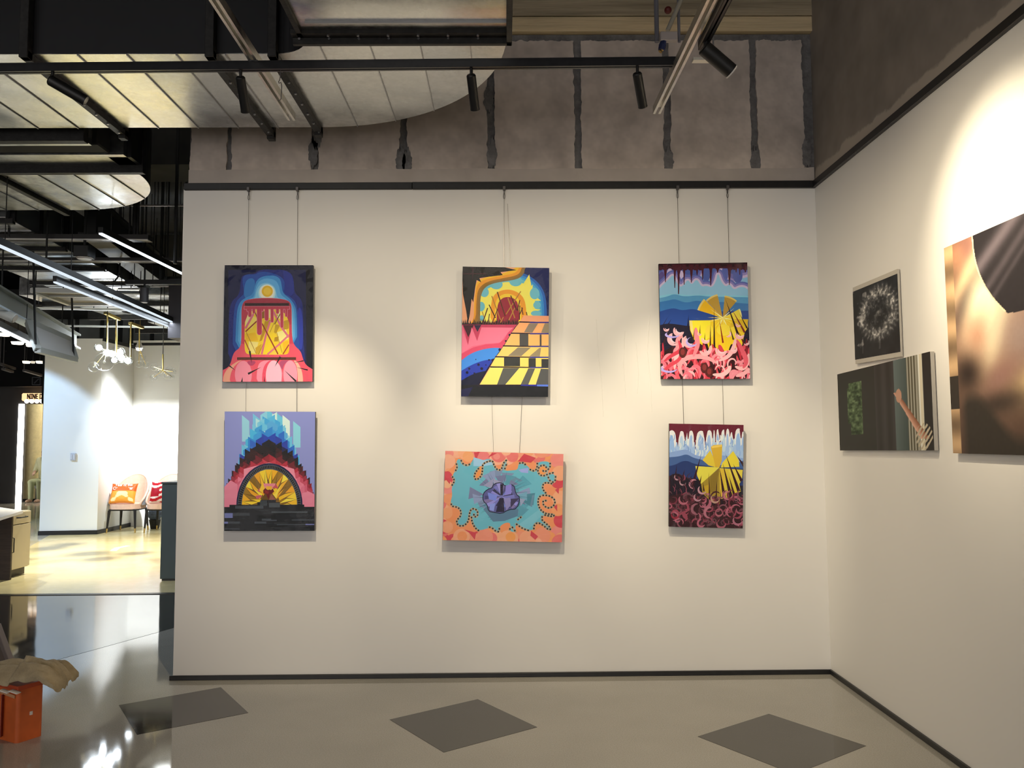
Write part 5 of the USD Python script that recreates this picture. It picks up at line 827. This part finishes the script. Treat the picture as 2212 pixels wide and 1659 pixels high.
wr_ = meshkit.fbm(np.stack([u * 3.5 + v * 2.5, v * 9, u * 0], -1), 4, 3); X = -2.86 + .53 * u + .02 * np.sin(v * 6); Y = 4.27 + .26 * v - .03 * u; drop = np.clip((u - .84) / .16, 0, 1) ** 1.4; Zc = .325 + .07 * (wr_ - .35) + .045 * np.sin(u * math.pi) ** .7 * np.sin(v * math.pi) - .06 * drop - .012 * np.clip(1 - v * 4, 0, 1) * np.sin(u * 9) ** 2 + .02 * (u > .55)
P = np.stack([X, Y, Zc], -1).reshape(-1, 3); i = (np.arange(nv - 1)[:, None] * nu + np.arange(nu - 1)).ravel(); f = np.vstack([np.c_[i, i + 1, i + nu], np.c_[i + 1, i + nu + 1, i + nu]]); bt = P - [0, 0, .022]; ff = np.vstack([f, f[:, ::-1] + len(P)])
edge = np.concatenate([np.arange(nu), np.arange(1, nv) * nu + nu - 1, (nv - 1) * nu + np.arange(nu - 2, -1, -1), np.arange(nv - 2, 0, -1) * nu]); e2 = np.roll(edge, -1); ff = np.vstack([ff, np.c_[edge, edge + len(P), e2], np.c_[e2, edge + len(P), e2 + len(P)]])
obj('cloth', trimesh.Trimesh(np.vstack([P, bt]), ff, process=False), mat('beige_cotton', (.36, .29, .18), .9, var=.2, scale=15, bump=.002, bscale=120), cl, smooth=55)
for k in range(3): c = np.array([-2.66 + .05 * k, 4.26, .285 - .004 * k]); obj('loose_scrap', bar(c, c + [.05, -.01, -.012], .03, .005, .001), mat('white_tag', (.75, .70, .65), .5), cl)
lf = thing('leaning_frame', 'pale grey picture frame leaning behind the orange bag at the left edge', 'frame', (-2.8, 4.9, 0)); p = [at(27, 1442, y=4.75), at(-6, 1352, y=4.92), at(-150, 1400, y=4.95), at(-120, 1500, y=4.78)]
M_GRF = mat('taupe_frame_paint', (.20, .165, .15), .5)
for k in range(4): q0, q1 = p[k], p[(k + 1) % 4]; obj('frame_rail', bar(q0, q1, .03, .045, .003), M_GRF, lf)
obj('back_board', trimesh.Trimesh(np.array(p), [(0, 1, 2), (0, 2, 3)], process=False), mat('brown_board', (.11, .085, .07), .7), lf)
obj('foot', cyl([p[0][0], p[0][1], 0], p[0], .012, n=8), M_GRF, lf); obj('foot', cyl([p[3][0], p[3][1], 0], p[3], .012, n=8), M_GRF, lf)
# ---- ducts and beams over the bright room
dC = thing('air_duct', 'long dark-sided duct running away above the bright room', 'air duct', (-4.6, 8.2, 3.5)); a, b = at(20, 472, z=3.5), at(276, 608, z=3.5); d = (b - a) / np.linalg.norm(b - a); n_ = np.array([-d[1], d[0], 0]); q0, q1 = a - d * .05, b + d * .6
prof = Polygon([(q0[0], q0[1]), (q1[0], q1[1]), (q1[0] + n_[0] * 1.1, q1[1] + n_[1] * 1.1), (q0[0] + n_[0] * 1.1, q0[1] + n_[1] * 1.1)])
duct(dC, list(prof.exterior.coords)[:-1], [q0[1] + .44 * k for k in range(1, 8)], 'y', h=.44, z=3.5, side=mat('shaded_duct_side_grey', (.085, .09, .09), .5, .2, var=.15, scale=3))  # side colour carries painted shade too, in a lighter grey
for s in (.02, 1.05, 2.0, 2.85): c = a + d * s; obj('flange', bar(c + [0, 0, -.02] - n_ * .03, c + [0, 0, -.02] + n_ * 1.15, .05, .045), M_FLANGE, dC); obj('stiffener', bar(c - n_ * .02 + [0, 0, -.02], c - n_ * .02 + [0, 0, .46], .05, .03), M_FLANGE, dC)
for s in (.55, 1.55, 2.45): c = a + d * s; obj('stiffener', bar(c - n_ * .012 + [0, 0, 0], c - n_ * .012 + [0, 0, .44], .03, .02), M_FLANGE, dC)
dE = thing('air_duct', 'silver duct crossing far back above the glass globe lamps', 'air duct', (-4.6, 11.4, 3.5))
for k, (p0, p1) in enumerate(((636, 651), (662, 681), (696, 712))):
    y0, y1 = at(330, p0, z=3.5)[1], at(330, p1, z=3.5)[1]; obj('duct_sheet', box(-6.4 + .3 * k, -3.0, y0, y1, 3.5, 3.74), STEEL[k], dE); obj('flange', box(-6.4, -3.0, y1, y1 + .07, 3.44, 3.76), M_FLANGE, dE)
M_DKSTEEL = mat('dark_ceiling_steel', (.014, .014, .013), .6, var=.3, scale=4)
gd = thing('girder', 'dark girder slanting back beneath the ceiling beside the long duct', 'girder', (-3.6, 8, 3.9)); obj('web', bar(at(196, 470, z=3.7), at(345, 590, z=3.7), .10, .30), M_DKSTEEL, gd)
for z in (-.16, .16): obj('girder_flange', bar(at(196, 470, z=3.7) + [0, 0, z], at(345, 590, z=3.7) + [0, 0, z], .22, .03), M_DKSTEEL, gd)
cb = thing('ceiling_beam', 'dark concrete beam behind the elbow duct near the wall end', 'beam', (-3, 7.5, 4.2), kind='structure'); obj('beam', box(-6, -2.3, 7.3, 7.8, 4.12, 5.0), mat('dark_beam_concrete', (.035, .033, .028), .85, var=.3, scale=3), cb)
vw = thing('upper_wall_panels', 'dark upper wall panels behind the girder', 'wall', (-3.4, 10.8, 4.4), kind='structure'); M_VW = mat('dark_panel', (.045, .042, .034), .8, var=.25, scale=2)
for k in range(9): x0 = at(238 + 20 * k, 500, y=13.0)[0]; x1 = at(256 + 20 * k, 500, y=13.0)[0]; obj('wall_panel', box(x0, x1, 13.0, 13.1, 3.92, 4.95, .004), M_VW, vw)
M_TRAY = mat('brown_cable_tray', (.045, .042, .040), .5, .3)
def tray(name, label, cat, px, y, h, m, w=.10, lip=True, y2=None):
    p0, p1 = at(*px[0], y=y), at(*px[1], y=y2 or y); t = thing(name, label, cat, (p0 + p1) / 2); obj('tray_body', bar(p0, p1, w, h), m, t)
    if lip: obj('lip', bar(p0 - [0, w * .5, h * .5], p1 - [0, w * .5, h * .5], .012, .012), M_STRUT, t)
    L = np.linalg.norm(p1 - p0)
    for s in (.12, .5, .88): c = p0 + (p1 - p0) * s; obj('hanger', cyl(c, [c[0], c[1], 5.0], .005, n=6), M_DKSTEEL, t)
    return t
tray('cable_tray', 'brown cable tray crossing above the upper light strip', 'cable tray', ((-60, 513), (325, 515)), 7.4, .05, M_TRAY)
tray('cable_tray', 'longer brown cable tray crossing lower, over the slanting light strips', 'cable tray', ((-60, 561), (420, 563)), 8.3, .038, M_TRAY)
tray('conduit', 'thin yellowish conduit near the rounded elbow and wall end', 'pipe', ((262, 444), (420, 444)), 7.9, .015, M_STRUT, w=.015, lip=False)
tray('white_pipe', 'thin white pipe crossing below the hanging square panel', 'pipe', ((45, 665), (360, 671)), 11.0, .03, mat('white_pipe_paint', (.75, .78, .78), .4), w=.03, lip=False)
tray('white_pipe', 'lower thin grey pipe crossing behind the brass rods', 'pipe', ((125, 704), (362, 707)), 12.2, .028, mat('grey_white_pipe', (.60, .64, .64), .4), w=.028, lip=False)
tray('dark_rail', 'dark rail in front of the silver far duct', 'rail', ((272, 610), (420, 610)), 8.8, .05, M_DKSTEEL, w=.06, lip=False)
tray('pale_rail', 'short pale metal rail beneath the dark rail', 'rail', ((256, 624), (310, 624)), 9.2, .022, mat('pale_metal', (.7, .7, .66), .4), w=.03, lip=False)
tray('pale_rail', 'thin pale rail right of the grey cylinder lamp', 'rail', ((325, 619), (364, 618)), 9.0, .014, mat('pale_metal', (.7, .7, .66), .4), w=.02, lip=False)
tray('pale_rail', 'pale rail just above the silver far duct sheet', 'rail', ((238, 634), (364, 637)), 10.2, .016, mat('pale_metal', (.7, .7, .66), .4), w=.02, lip=False)
for px, y0, y1, y, r, l in ((378, 330, 570, 7.2, .016, 'thick dark hanging rod beside the wall end'), (290, 444, 520, 7.6, .02, 'pair of black cables hanging near the upper light strip, left'), (297, 440, 516, 7.6, .014, 'pair of black cables hanging near the upper light strip, right'), (75, 634, 672, 9, .007, 'thin grey rod under the corner of the square panel'), (307, 455, 560, 8.5, .006, 'thin dark rod right of the black cables'), (100, 519, 560, 7.3, .009, 'thin dark rod between the two cable trays'), (19, 472, 512, 7.2, .010, 'thin rod above the left end of the upper tray')):
    a, b = at(px, y1, y=y), at(px, y0, y=y); obj('hanging_rod', cyl(a, [a[0], a[1], 5.0], r, n=8), M_DKSTEEL, label=l, cat='rod')
lp = thing('cable_loop', 'black cable drooping in a curve from the ceiling', 'cable', at(258, 560, y=8.6)); obj('cable', tube(np.vstack([[at(260, 470, y=8.6)[0], 8.6, 5.0]] + [at(x, y, y=8.6) for x, y in ((260, 500), (259, 540), (259, 570), (258, 588), (255, 598), (248, 607), (236, 613), (220, 617), (203, 618))]), .010, 6), M_DKSTEEL, lp, smooth=60)

# ---- linear lights
LED = (.80, .90, 1.0)
def strip(label, p0, p1, strength, power, w=.030, body_h=.05):
    t = thing('linear_light', label, 'light', (p0 + p1) / 2, 'slanting linear ceiling lights'); up = np.array([0, 0, 1.0])
    obj('housing', bar(p0 + up * body_h * .5, p1 + up * body_h * .5, w * 1.5, body_h), M_DKSTEEL, t); obj('diffuser', bar(p0 - up * .006, p1 - up * .006, w, .014), glow('led_diffuser_%d' % round(strength * 10), LED, strength), t)
    for s in (.1, .9): c = p0 + (p1 - p0) * s; obj('suspension', cyl(c, [c[0], c[1], 4.98], .004, n=6), M_DKSTEEL, t)
    if power:
        L = UsdLux.RectLight.Define(stage, t.path + '/lamp_light'); d = p1 - p0; ln = np.linalg.norm(d); L.CreateWidthAttr(float(ln)); L.CreateHeightAttr(float(w)); L.CreateColorAttr(Gf.Vec3f(*LED)); L.CreateIntensityAttr(power / (math.pi * ln * w))
        x = d / ln; z = up - x * (up @ x); z /= np.linalg.norm(z); y = np.cross(z, x); q = (p0 + p1) / 2 - up * .016 - t.loc; L.AddTransformOp().Set(Gf.Matrix4d(*x, 0, *y, 0, *z, 0, *q, 1))
    return t
strip('upper slanting light strip beside the black cables', at(217, 503, z=3.35), at(402, 594, z=3.35), 2.5, 8)
strip('long bright light strip running the whole width under the lower tray', at(-60, 503, z=3.0), at(372, 695, z=3.0), 1.0, 14)
strip('light strip parallel to and just below the long bright one', at(118, 608, z=2.95), at(372, 707, z=2.95), 1.0, 6, w=.022)
strip('bluish light strip at the far left edge below the white cylinder lamp', at(-60, 680, z=2.6), at(66, 741, z=2.6), 1.5, 10, w=.05)
ib = thing('steel_beam', 'grey-green steel beam slanting down at the left, underside painted as lit', 'beam', at(80, 690, y=8.5)); a, b = at(-40, 626, z=2.9), at(162, 738, z=2.9); M_GG = mat('grey_green_paint', (.22, .24, .21), .5)  # a hung steel I-beam
obj('web', bar(a, b, .04, .16), M_GG, ib); obj('beam_flange', bar(a + [0, 0, .09], b + [0, 0, .09], .14, .02), M_GG, ib); obj('beam_flange', bar(a - [0, 0, .09], b - [0, 0, .09], .14, .02), mat('lit_underside_paint', (.55, .65, .75), .45), ib)  # lower flange: light from below painted into its colour
for s in (.15, .8): c = a + (b - a) * s; obj('hanger', cyl(c, [c[0], c[1], 5.0], .008, n=6), M_DKSTEEL, ib)
fr = thing('hanging_panel', 'flat square taupe board with a white rim hanging above the slanting strips', 'ceiling_panel', at(155, 642, z=3.2)); P = [at(*p, z=3.2) for p in ((70, 627), (187, 629), (243, 656), (150, 656))]  # a plain ceiling panel in a white frame
for k in range(4): obj('rim', bar(P[k], P[(k + 1) % 4], .05, .05), mat('white_rim', (.75, .75, .70), .5), fr)
obj('panel', prism(Polygon([(p[0], p[1]) for p in P]), .02, (0, 0, 3.205), (1, 0, 0), (0, 1, 0)), mat('taupe_panel', (.24, .22, .19), .6), fr); m1 = [(P[0] * .62 + P[3] * .38), (P[1] * .62 + P[2] * .38)]; obj('cross_rib', bar(m1[0], m1[1], .03, .03), mat('white_rim', (.75, .75, .70), .5), fr)
for k in (0, 2): obj('suspension', cyl(P[k], [P[k][0], P[k][1], 5.0], .004, n=6), M_DKSTEEL, fr)
tp = thing('tilted_screen', 'tilted white framed board hanging by dark cords at the left', 'screen', at(110, 737, y=8.5)); Q = np.array([at(57, 697, y=8.1), at(146, 735, y=9.3), at(159, 779, y=9.15), at(77, 758, y=7.95)]); nq = np.cross(Q[1] - Q[0], Q[3] - Q[0]); nq /= np.linalg.norm(nq); nq *= 1 if nq[1] > 0 else -1
obj('board', quad_prism(inset(Q, .05) + nq * .015, nq * .02), mat('screen_white', (.62, .62, .62), .6), tp)
for k in range(4): obj('frame_rail', bar(Q[k] + nq * .02, Q[(k + 1) % 4] + nq * .02, .06, .06, .005), mat('screen_frame', (.40, .42, .40), .5), tp)
for (x, y), k in (((50, 640), 3), ((148, 690), 2)): a = Q[k]; obj('cord', cyl(a, a + [-.15, 0, 5.0 - a[2]], .012, n=6), M_DKSTEEL, tp)
def small_can(name, label, c, r, h, m, rim=True, tilt=(0, 0, -1), rod=True):
    t = thing(name, label, 'ceiling lamp', c); c = np.array(c, float); d = np.array(tilt, float); d /= np.linalg.norm(d)
    obj('can', lathe([(0, 0), (r * .95, 0), (r, .05), (r, .96), (r * .9, 1), (0, .97)], c, c + d * h, 20), m, t, smooth=35)
    if rim: obj('lamp_face', cyl(c + d * h * .99, c + d * (h + .006), r * .8, n=18), mat('lamp_face', (.55, .5, .45), .4), t)
    if rod: obj('stem', cyl(c, [c[0], c[1], 5.0], .010, n=8), M_DKSTEEL, t)
small_can('cylinder_lamp', 'grey cylinder lamp pointing down in front of the silver far duct', at(312, 622, y=8.8), .045, .16, mat('grey_lamp_paint', (.075, .07, .072), .5))
small_can('cylinder_lamp', 'white cylinder lamp at the far left under the steel beam', at(3, 675, y=7.6), .05, .13, mat('white_lamp_paint', (.7, .72, .68), .45), tilt=(1, .2, -.5), rod=False)
bxl = thing('square_downlight', 'black square downlight with a pale round face on a rod', 'ceiling lamp', at(183, 545, y=7.4)); c = at(183, 533, y=7.4); obj('housing', box(c[0] - .068, c[0] + .068, c[1] - .07, c[1] + .07, c[2] - .105, c[2], .004), M_LAMP, bxl); obj('lamp_face', lathe([(0, 0), (.06, 0), (.072, 1), (0, 1)], c - [0, 0, .118], c - [0, 0, .104], 24), mat('lamp_face', (.55, .5, .45), .4), bxl); obj('stem', cyl(c, [c[0], c[1], 5], .013, n=8), M_DKSTEEL, bxl)

# ---- bubble chandeliers
def glass_shell():
    n = {'t': ('transparent_bsdf', dict(color=(.96, .97, .98))), 'gl': ('glossy_bsdf', dict(color=(1, 1, 1), roughness=.02)), 'fr': ('layer_weight', dict(blend=.5)), 'pw': ('math', dict(math_type='power', value2=3.0)), 'ml': ('math', dict(math_type='multiply_add', value2=.38, value3=.03)), 'm': ('mix_closure', {})}
    return usdkit.material(stage, '/World/Looks/clear_bubble_glass', n, [('fr.facing', 'pw.value1'), ('pw.value', 'ml.value1'), ('ml.value', 'm.fac'), ('t.BSDF', 'm.closure1'), ('gl.BSDF', 'm.closure2')], surface='m.closure')
M_BUB = glass_shell(); M_BRASS = mat('brass_rod', (.72, .56, .20), .3, .85); YC = 11.3; M_BULB = glow('globe_bulb', (.82, .91, 1.0), 30.0)
def chandelier(label, rods, globes, lit, bars, y, power=0):
    x0 = at(*rods[0][0], y=y); t = thing('globe_chandelier', label, 'chandelier', x0, 'glass globe chandeliers with brass rods'); cc = []
    for (pa, pb) in bars: obj('ceiling_bar', bar(at(*pa, y=y), at(*pb, y=y + .3), .05, .035), M_BRASS, t)
    for (pa, pb) in rods: obj('rod', cyl(at(*pb, y=y), at(*pa, y=y), .012, n=8), M_BRASS, t)
    a = at(*rods[0][0], y=y); obj('suspension', cyl(a, [a[0], a[1], 5], .006, n=6), M_DKSTEEL, t)
    hub = at(*rods[0][1], y=y)
    for k, (px, py, r, dy) in enumerate(globes):
        c = at(px, py, y=y + dy); R = r / FPX * (y + dy); g = obj('globe', ball(c, R, 3), M_BUB, t, smooth=True); obj('arm', cyl(hub, c, .004, n=6), M_BRASS, t)
        obj('bulb', ball(c, R * (.66 if k in lit else .14), 2), M_BULB if k in lit else mat('unlit_bulb', (.7, .72, .7), .3), g, smooth=True)
        if k in lit: cc.append((c, R))
    if power:
        c = hub - [0, .05, .0]; L = UsdLux.SphereLight.Define(stage, t.path + '/lamp_light'); L.CreateRadiusAttr(.05); L.CreateIntensityAttr(power / (4 * math.pi ** 2 * .05 ** 2)); L.CreateColorAttr(Gf.Vec3f(.82, .91, 1.0)); L.AddTranslateOp().Set(Gf.Vec3d(*(c - t.loc)))
chandelier('large brilliant cluster of glass globes on brass rods', [((232, 680), (232, 757)), ((252, 690), (251, 762)), ((283, 700), (282, 772))], [(214, 751, 10, 0), (225, 782, 20, -.3), (202, 793, 11, -.3), (259, 761, 11, .1), (243, 765, 10, .2), (232, 764, 9, 0), (262, 773, 11, 0), (276, 779, 10, .1), (247, 778, 9, .3)], (0, 3, 4, 5, 6, 7, 8), [((227, 676), (258, 690)), ((281, 698), (308, 708))], YC, 30)
chandelier('dim cluster of clear glass globes near the wall end on a black cord', [((352, 765), (352, 800))], [(333, 793, 8, 0), (343, 800, 9, -.1), (366, 799, 8, .1), (374, 803, 7, 0), (332, 815, 8, .1), (362, 812, 8, -.1), (372, 814, 6, .2), (350, 805, 9, .15)], (), [], YC + .6)
chandelier('small faint pair of glass globes between the two larger clusters', [((301, 710), (301, 752))], [(307, 773, 8, .2), (300, 787, 7, .1), (315, 788, 7, .3)], (), [], YC + 1.2)
sl = thing('bright_downlight', 'tiny bright downlight hanging over the small globe pair', 'ceiling lamp', at(300, 752, y=13)); c = at(301, 736, y=13); obj('cup', lathe([(.02, 0), (.06, 1), (0, 1), (0, 0)], c, c - [0, 0, .12], 14), mat('lamp_face', (.55, .5, .45), .4), sl); obj('bulb', ball(c - [0, 0, .14], .045, 2, (1, 1, .6)), M_BULB, sl); obj('stem', cyl(c, [c[0], c[1], 5], .01, n=6), M_BRASS, sl)

# ---- the mall seen at the far left
mw = thing('wall_mall', kind='structure'); M_DWALL = mat('dark_grey_mall_wall', (.10, .10, .105), .6, var=.08, scale=1); ey = 21.0
eL = at(47, 1000, y=ey)[0]; ztop = at(70, 872, y=ey)[2]; obj('wall_face', box(-30, eL - .12, ey, ey + .3, 0, 3.6), M_DWALL, mw); obj('lintel', box(eL - .12, -5, ey, ey + .3, ztop, 3.6), M_DWALL, mw); obj('fascia', box(-30, -5, ey - .6, ey - .3, at(20, 835, y=ey - .6)[2], 5.0), mat('black_fascia', (.006, .006, .007), .5), mw)
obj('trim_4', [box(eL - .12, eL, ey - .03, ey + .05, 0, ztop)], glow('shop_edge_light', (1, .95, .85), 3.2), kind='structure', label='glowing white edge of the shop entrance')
obj('shop_back', box(-16, -4, ey + 3, ey + 3.2, 0, 3.4), mat('cream_shop_wall', (.80, .72, .62), .6), kind='structure'); obj('shop_ceiling', box(-16, -4, ey + .3, ey + 3, 3.4, 3.5), mat('white_shop_ceiling', (.8, .8, .78), .6), kind='structure')
col = thing('round_column', 'cream round column glowing inside the shop entrance', 'column', (at(70, 1000, y=ey + .9)[0], ey + .9, 0)); x0, x1 = at(53, 1000, y=ey + .9)[0], at(86, 1000, y=ey + .9)[0]; obj('shaft', cyl([(x0 + x1) / 2, ey + .9, 0], [(x0 + x1) / 2, ey + .9, 3.4], (x1 - x0) / 2, n=36), mat('cream_column', (.72, .62, .34), .45, var=.08, scale=12), col, smooth=40); obj('base_ring', cyl([(x0 + x1) / 2, ey + .9, 0], [(x0 + x1) / 2, ey + .9, .06], (x1 - x0) / 2 + .02, n=36), M_BLACKTRIM, col, smooth=40)
L = UsdLux.RectLight.Define(stage, '/World/shop_ceiling_light'); L.CreateWidthAttr(4.0); L.CreateHeightAttr(1.6); L.CreateIntensityAttr(5.5); L.CreateColorAttr(Gf.Vec3f(1, .93, .80)); L.AddTranslateOp().Set(Gf.Vec3d(eL + 1.5, ey + 1.2, 3.38))
sg = thing('shop_sign', 'orange-glowing shop sign with dark capital letters, cut off by the partition', 'sign', (eL + .4, ey - .35, ztop)); z0, z1 = at(70, 866, y=ey - .35)[2], at(70, 849, y=ey - .35)[2]; xs0 = at(45.5, 858, y=ey - .35)[0]
obj('sign_box', box(xs0, xs0 + 2.4, ey - .35, ey - .2, z0, z1, .03), glow('sign_glow', (1.0, .60, .30), 1.5), sg)
tm = meshkit.text_mesh('NINE D', (z1 - z0) * .62, .02, bold=True); T = np.eye(4); T[:3, :3] = [[1, 0, 0], [0, 0, -1], [0, 1, 0]]; tm.apply_transform(T); tm.apply_scale([.66, 1, 1]); tm.apply_translation([at(57, 858, y=ey - .38)[0], ey - .352, z0 + (z1 - z0) * .26]); obj('lettering', tm, mat('dark_sign_letters', (.03, .012, .008), .5), sg, label='dark capital letters')
for k in range(8): obj('bulb', ball((xs0 + .16 + .13 * k, ey - .37, z0 - .01), .055, 2), glow('sign_bulb', (1, .86, .70), 5.0), sg)
ps = thing('person', 'person with dark hair in a pale green top sitting inside the shop', 'person', (at(96, 1040, y=ey + .7)[0], ey + .7, 0)); o = ps.loc
def body_mesh(bones, ref=.03):
    import manifold3d as mf
    M = None
    for (a, ra, b, rb) in bones:
        sa, sb = mf.Manifold.sphere(ra, 20).translate(tuple(map(float, a))), mf.Manifold.sphere(rb, 20).translate(tuple(map(float, b))); h = (sa + sb).hull(); M = h if M is None else M + h
    M = M.refine_to_length(ref); g = M.to_mesh(); m = trimesh.Trimesh(g.vert_properties[:, :3], g.tri_verts, process=True); trimesh.smoothing.filter_taubin(m, iterations=12); return m
def P_(x, y, z): return o + np.array([x, y, z])
torso = [(P_(0, .02, .58), .13, P_(0, .0, .85), .14), (P_(0, 0, .85), .14, P_(-.13, 0, 1.08), .085), (P_(0, 0, .85), .14, P_(.13, 0, 1.08), .085), (P_(0, 0, 1.05), .06, P_(.01, -.02, 1.20), .055), (P_(.01, -.02, 1.23), .095, P_(.015, -.03, 1.30), .092)]
limbs = [(P_(s * .17, 0, 1.06), .055, P_(s * .22, -.06, .80), .045) for s in (-1, 1)] + [(P_(s * .22, -.06, .80), .042, P_(s * .14, -.28, .72), .032) for s in (-1, 1)] + [(P_(s * .10, 0, .52), .095, P_(s * .11, -.42, .52), .07) for s in (-1, 1)] + [(P_(s * .11, -.42, .52), .062, P_(s * .11, -.42, .08), .042) for s in (-1, 1)] + [(P_(s * .11, -.42, .05), .045, P_(s * .11, -.58, .04), .035) for s in (-1, 1)]
obj('figure', body_mesh(torso + limbs), mat('skin', (.55, .36, .27), .5), ps, smooth=60)
obj('top', body_mesh([(a, ra + .015, b, rb + .015) for a, ra, b, rb in torso[:3] + limbs[:2]]), mat('pale_green_top', (.72, .74, .48), .8), ps, smooth=60); obj('trousers', body_mesh([(a, ra + .012, b, rb + .012) for a, ra, b, rb in limbs[4:8]]), mat('green_trousers', (.36, .40, .24), .8), ps, smooth=60)
obj('hair', body_mesh([(P_(.0, .015, 1.30), .105, P_(0, .03, 1.12), .09)]), mat('dark_hair', (.03, .018, .015), .6), ps, smooth=60)
for s in (-1, 1): obj('eye', ball(P_(.015 + s * .032, -.118, 1.275), .009, 1), M_LEG, ps)
obj('nose', ball(P_(.015, -.13, 1.25), .014, 1), mat('skin', (.55, .36, .27), .5), ps); obj('mouth', ball(P_(.015, -.118, 1.215), .016, 1, (1.4, .5, .4)), mat('lips', (.4, .12, .1), .5), ps)
st_ = thing('stool', 'low grey bench under the seated person in the shop', 'bench', (o[0], o[1], 0)); obj('seat', box(o[0] - .20, o[0] + .60, o[1] - .12, o[1] + .25, .34, .42, .01), mat('grey_bench', (.30, .31, .30), .5), st_)
for s in (-1, 1): obj('leg', box(o[0] + .2 + s * .34 - .03, o[0] + .2 + s * .34 + .03, o[1] - .1, o[1] + .2, 0, .34), mat('dark_bench_leg', (.05, .05, .055), .5), st_)
wd = thing('wall_disc', 'black round disc on the cream wall inside the shop', 'wall disc', at(100, 951, y=ey + 2.98)); c = at(101, 951, y=ey + 2.95); obj('disc', cyl(c, c + [0, .04, 0], .12, n=28), M_LAMP, wd)
em = thing('square_emblem', 'faint square outline with a diagonal slash on the dark fascia', 'sign', at(79, 824, y=ey - .62)); E = [at(*p, y=ey - .62) for p in ((70, 815), (87, 815), (87, 831), (70, 831))]; M_EM = mat('grey_emblem', (.16, .17, .20), .5)
for k in range(4): obj('edge', bar(E[k], E[(k + 1) % 4], .02, .022), M_EM, em)
obj('slash', bar(at(74, 828, y=ey - .62), at(84, 818, y=ey - .62), .02, .022), M_EM, em)
for k, (px, py, y, w) in enumerate(((38, 744, 16, .10), (67, 749, 16, .08), (57, 785, 18, .07), (71, 785, 18, .04), (86, 785, 18, .07), (97, 785, 18, .05), (8, 726, 15, .10))):
    c = at(px, py, y=y); t = thing('mall_downlight', ['round downlight in the dark mall, upper left one', 'bright downlight right of the upper left one in the mall', 'leftmost lamp of the low row of four in the mall', 'faint second lamp of the low row in the mall', 'brightest third lamp of the low row in the mall', 'faint last lamp of the low row beside the partition', 'pale dome lamp at the far left edge of the mall'][k], 'ceiling lamp', c, 'small lamps in the dark mall')
    obj('lamp_face', lathe([(0, 0), (w, 0), (w * 1.2, 1), (0, 1)], c, c + [0, 0, .05], 14), glow('mall_lamp' if k not in (3, 5) else 'mall_lamp_faint', (1, .9, .7), 2.2 if k not in (3, 5) else .8), t); obj('stem', cyl(c + [0, 0, .05], [c[0], c[1], 4.2], .008, n=6), M_DKSTEEL, t)
obj('ceiling_mall', box(-30, -6.4, 15.3, 20.4, 4.2, 4.5), mat('black_mall_ceiling', (.004, .004, .005), .7), kind='structure')
for a, b, l in (((0, 786), (31, 796), 'grey ceiling rail at the left edge of the mall'), ((52, 800), (90, 811), 'second grey ceiling rail nearer the partition'), ((7, 797), (26, 803), 'short pale rail above the warm lit wall')): obj('mall_rail', [bar(at(*a, y=18.5), at(*b, y=19.2), .08, .05), cyl(at(*a, y=18.5), [at(*a, y=18.5)[0], 18.5, 4.2], .012, n=6)], mat('dull_grey_rail', (.16, .15, .15), .5), label=l, cat='rail')

# ---- lamps that light the bright room
def can_spot(label, pos, aim, power, cone, col=COOL, soft=.5):
    t = thing('ceiling_spotlight', label, 'spotlight', pos); d = np.array(aim, float) - pos; d /= np.linalg.norm(d); p = np.array(pos, float)
    obj('body', lathe([(0, 0), (.05, 0), (.06, .1), (.06, 1), (.05, 1), (.05, .85), (0, .85)], p - d * .2, p, 20), M_LAMP, t, smooth=35); obj('stem', cyl(p - d * .15, [p[0] - d[0] * .15, p[1] - d[1] * .15, 5.0], .01, n=8), M_LAMP, t); spot(t, p + d * .01, aim, power, cone, soft, .03, col)
can_spot('black ceiling spotlight washing the alcove wall', (-5.25, 12.7, 3.7), (-6.3, 15.0, 1.65), 1500, 31, (.93, .97, 1.0), .8)
can_spot('black ceiling spotlight aimed at the bluish partition', (-9.4, 10.4, 4.0), (-8.15, 13.7, 1.35), 820, 20, (.45, .68, 1.0), .25)
can_spot('added black spotlight over the beige floor', (-5.4, 11.4, 3.4), (-5.9, 11.3, 0), 1300, 50, (1.0, .93, .72), 1.0)  # added lamp that brightens the floor of the far room
can_spot('added black spotlight over the desk', (-7.2, 9.8, 4.4), (-6.6, 10.4, 0), 700, 42, (.95, .96, .95), 1.0)  # added lamp for general light around the desk
can_spot('warm spotlight grazing the dark mall wall', at(12, 815, y=ey - .5) + [0, 0, .5], at(10, 900, y=ey), 40, 45, (1, .55, .30), .9)
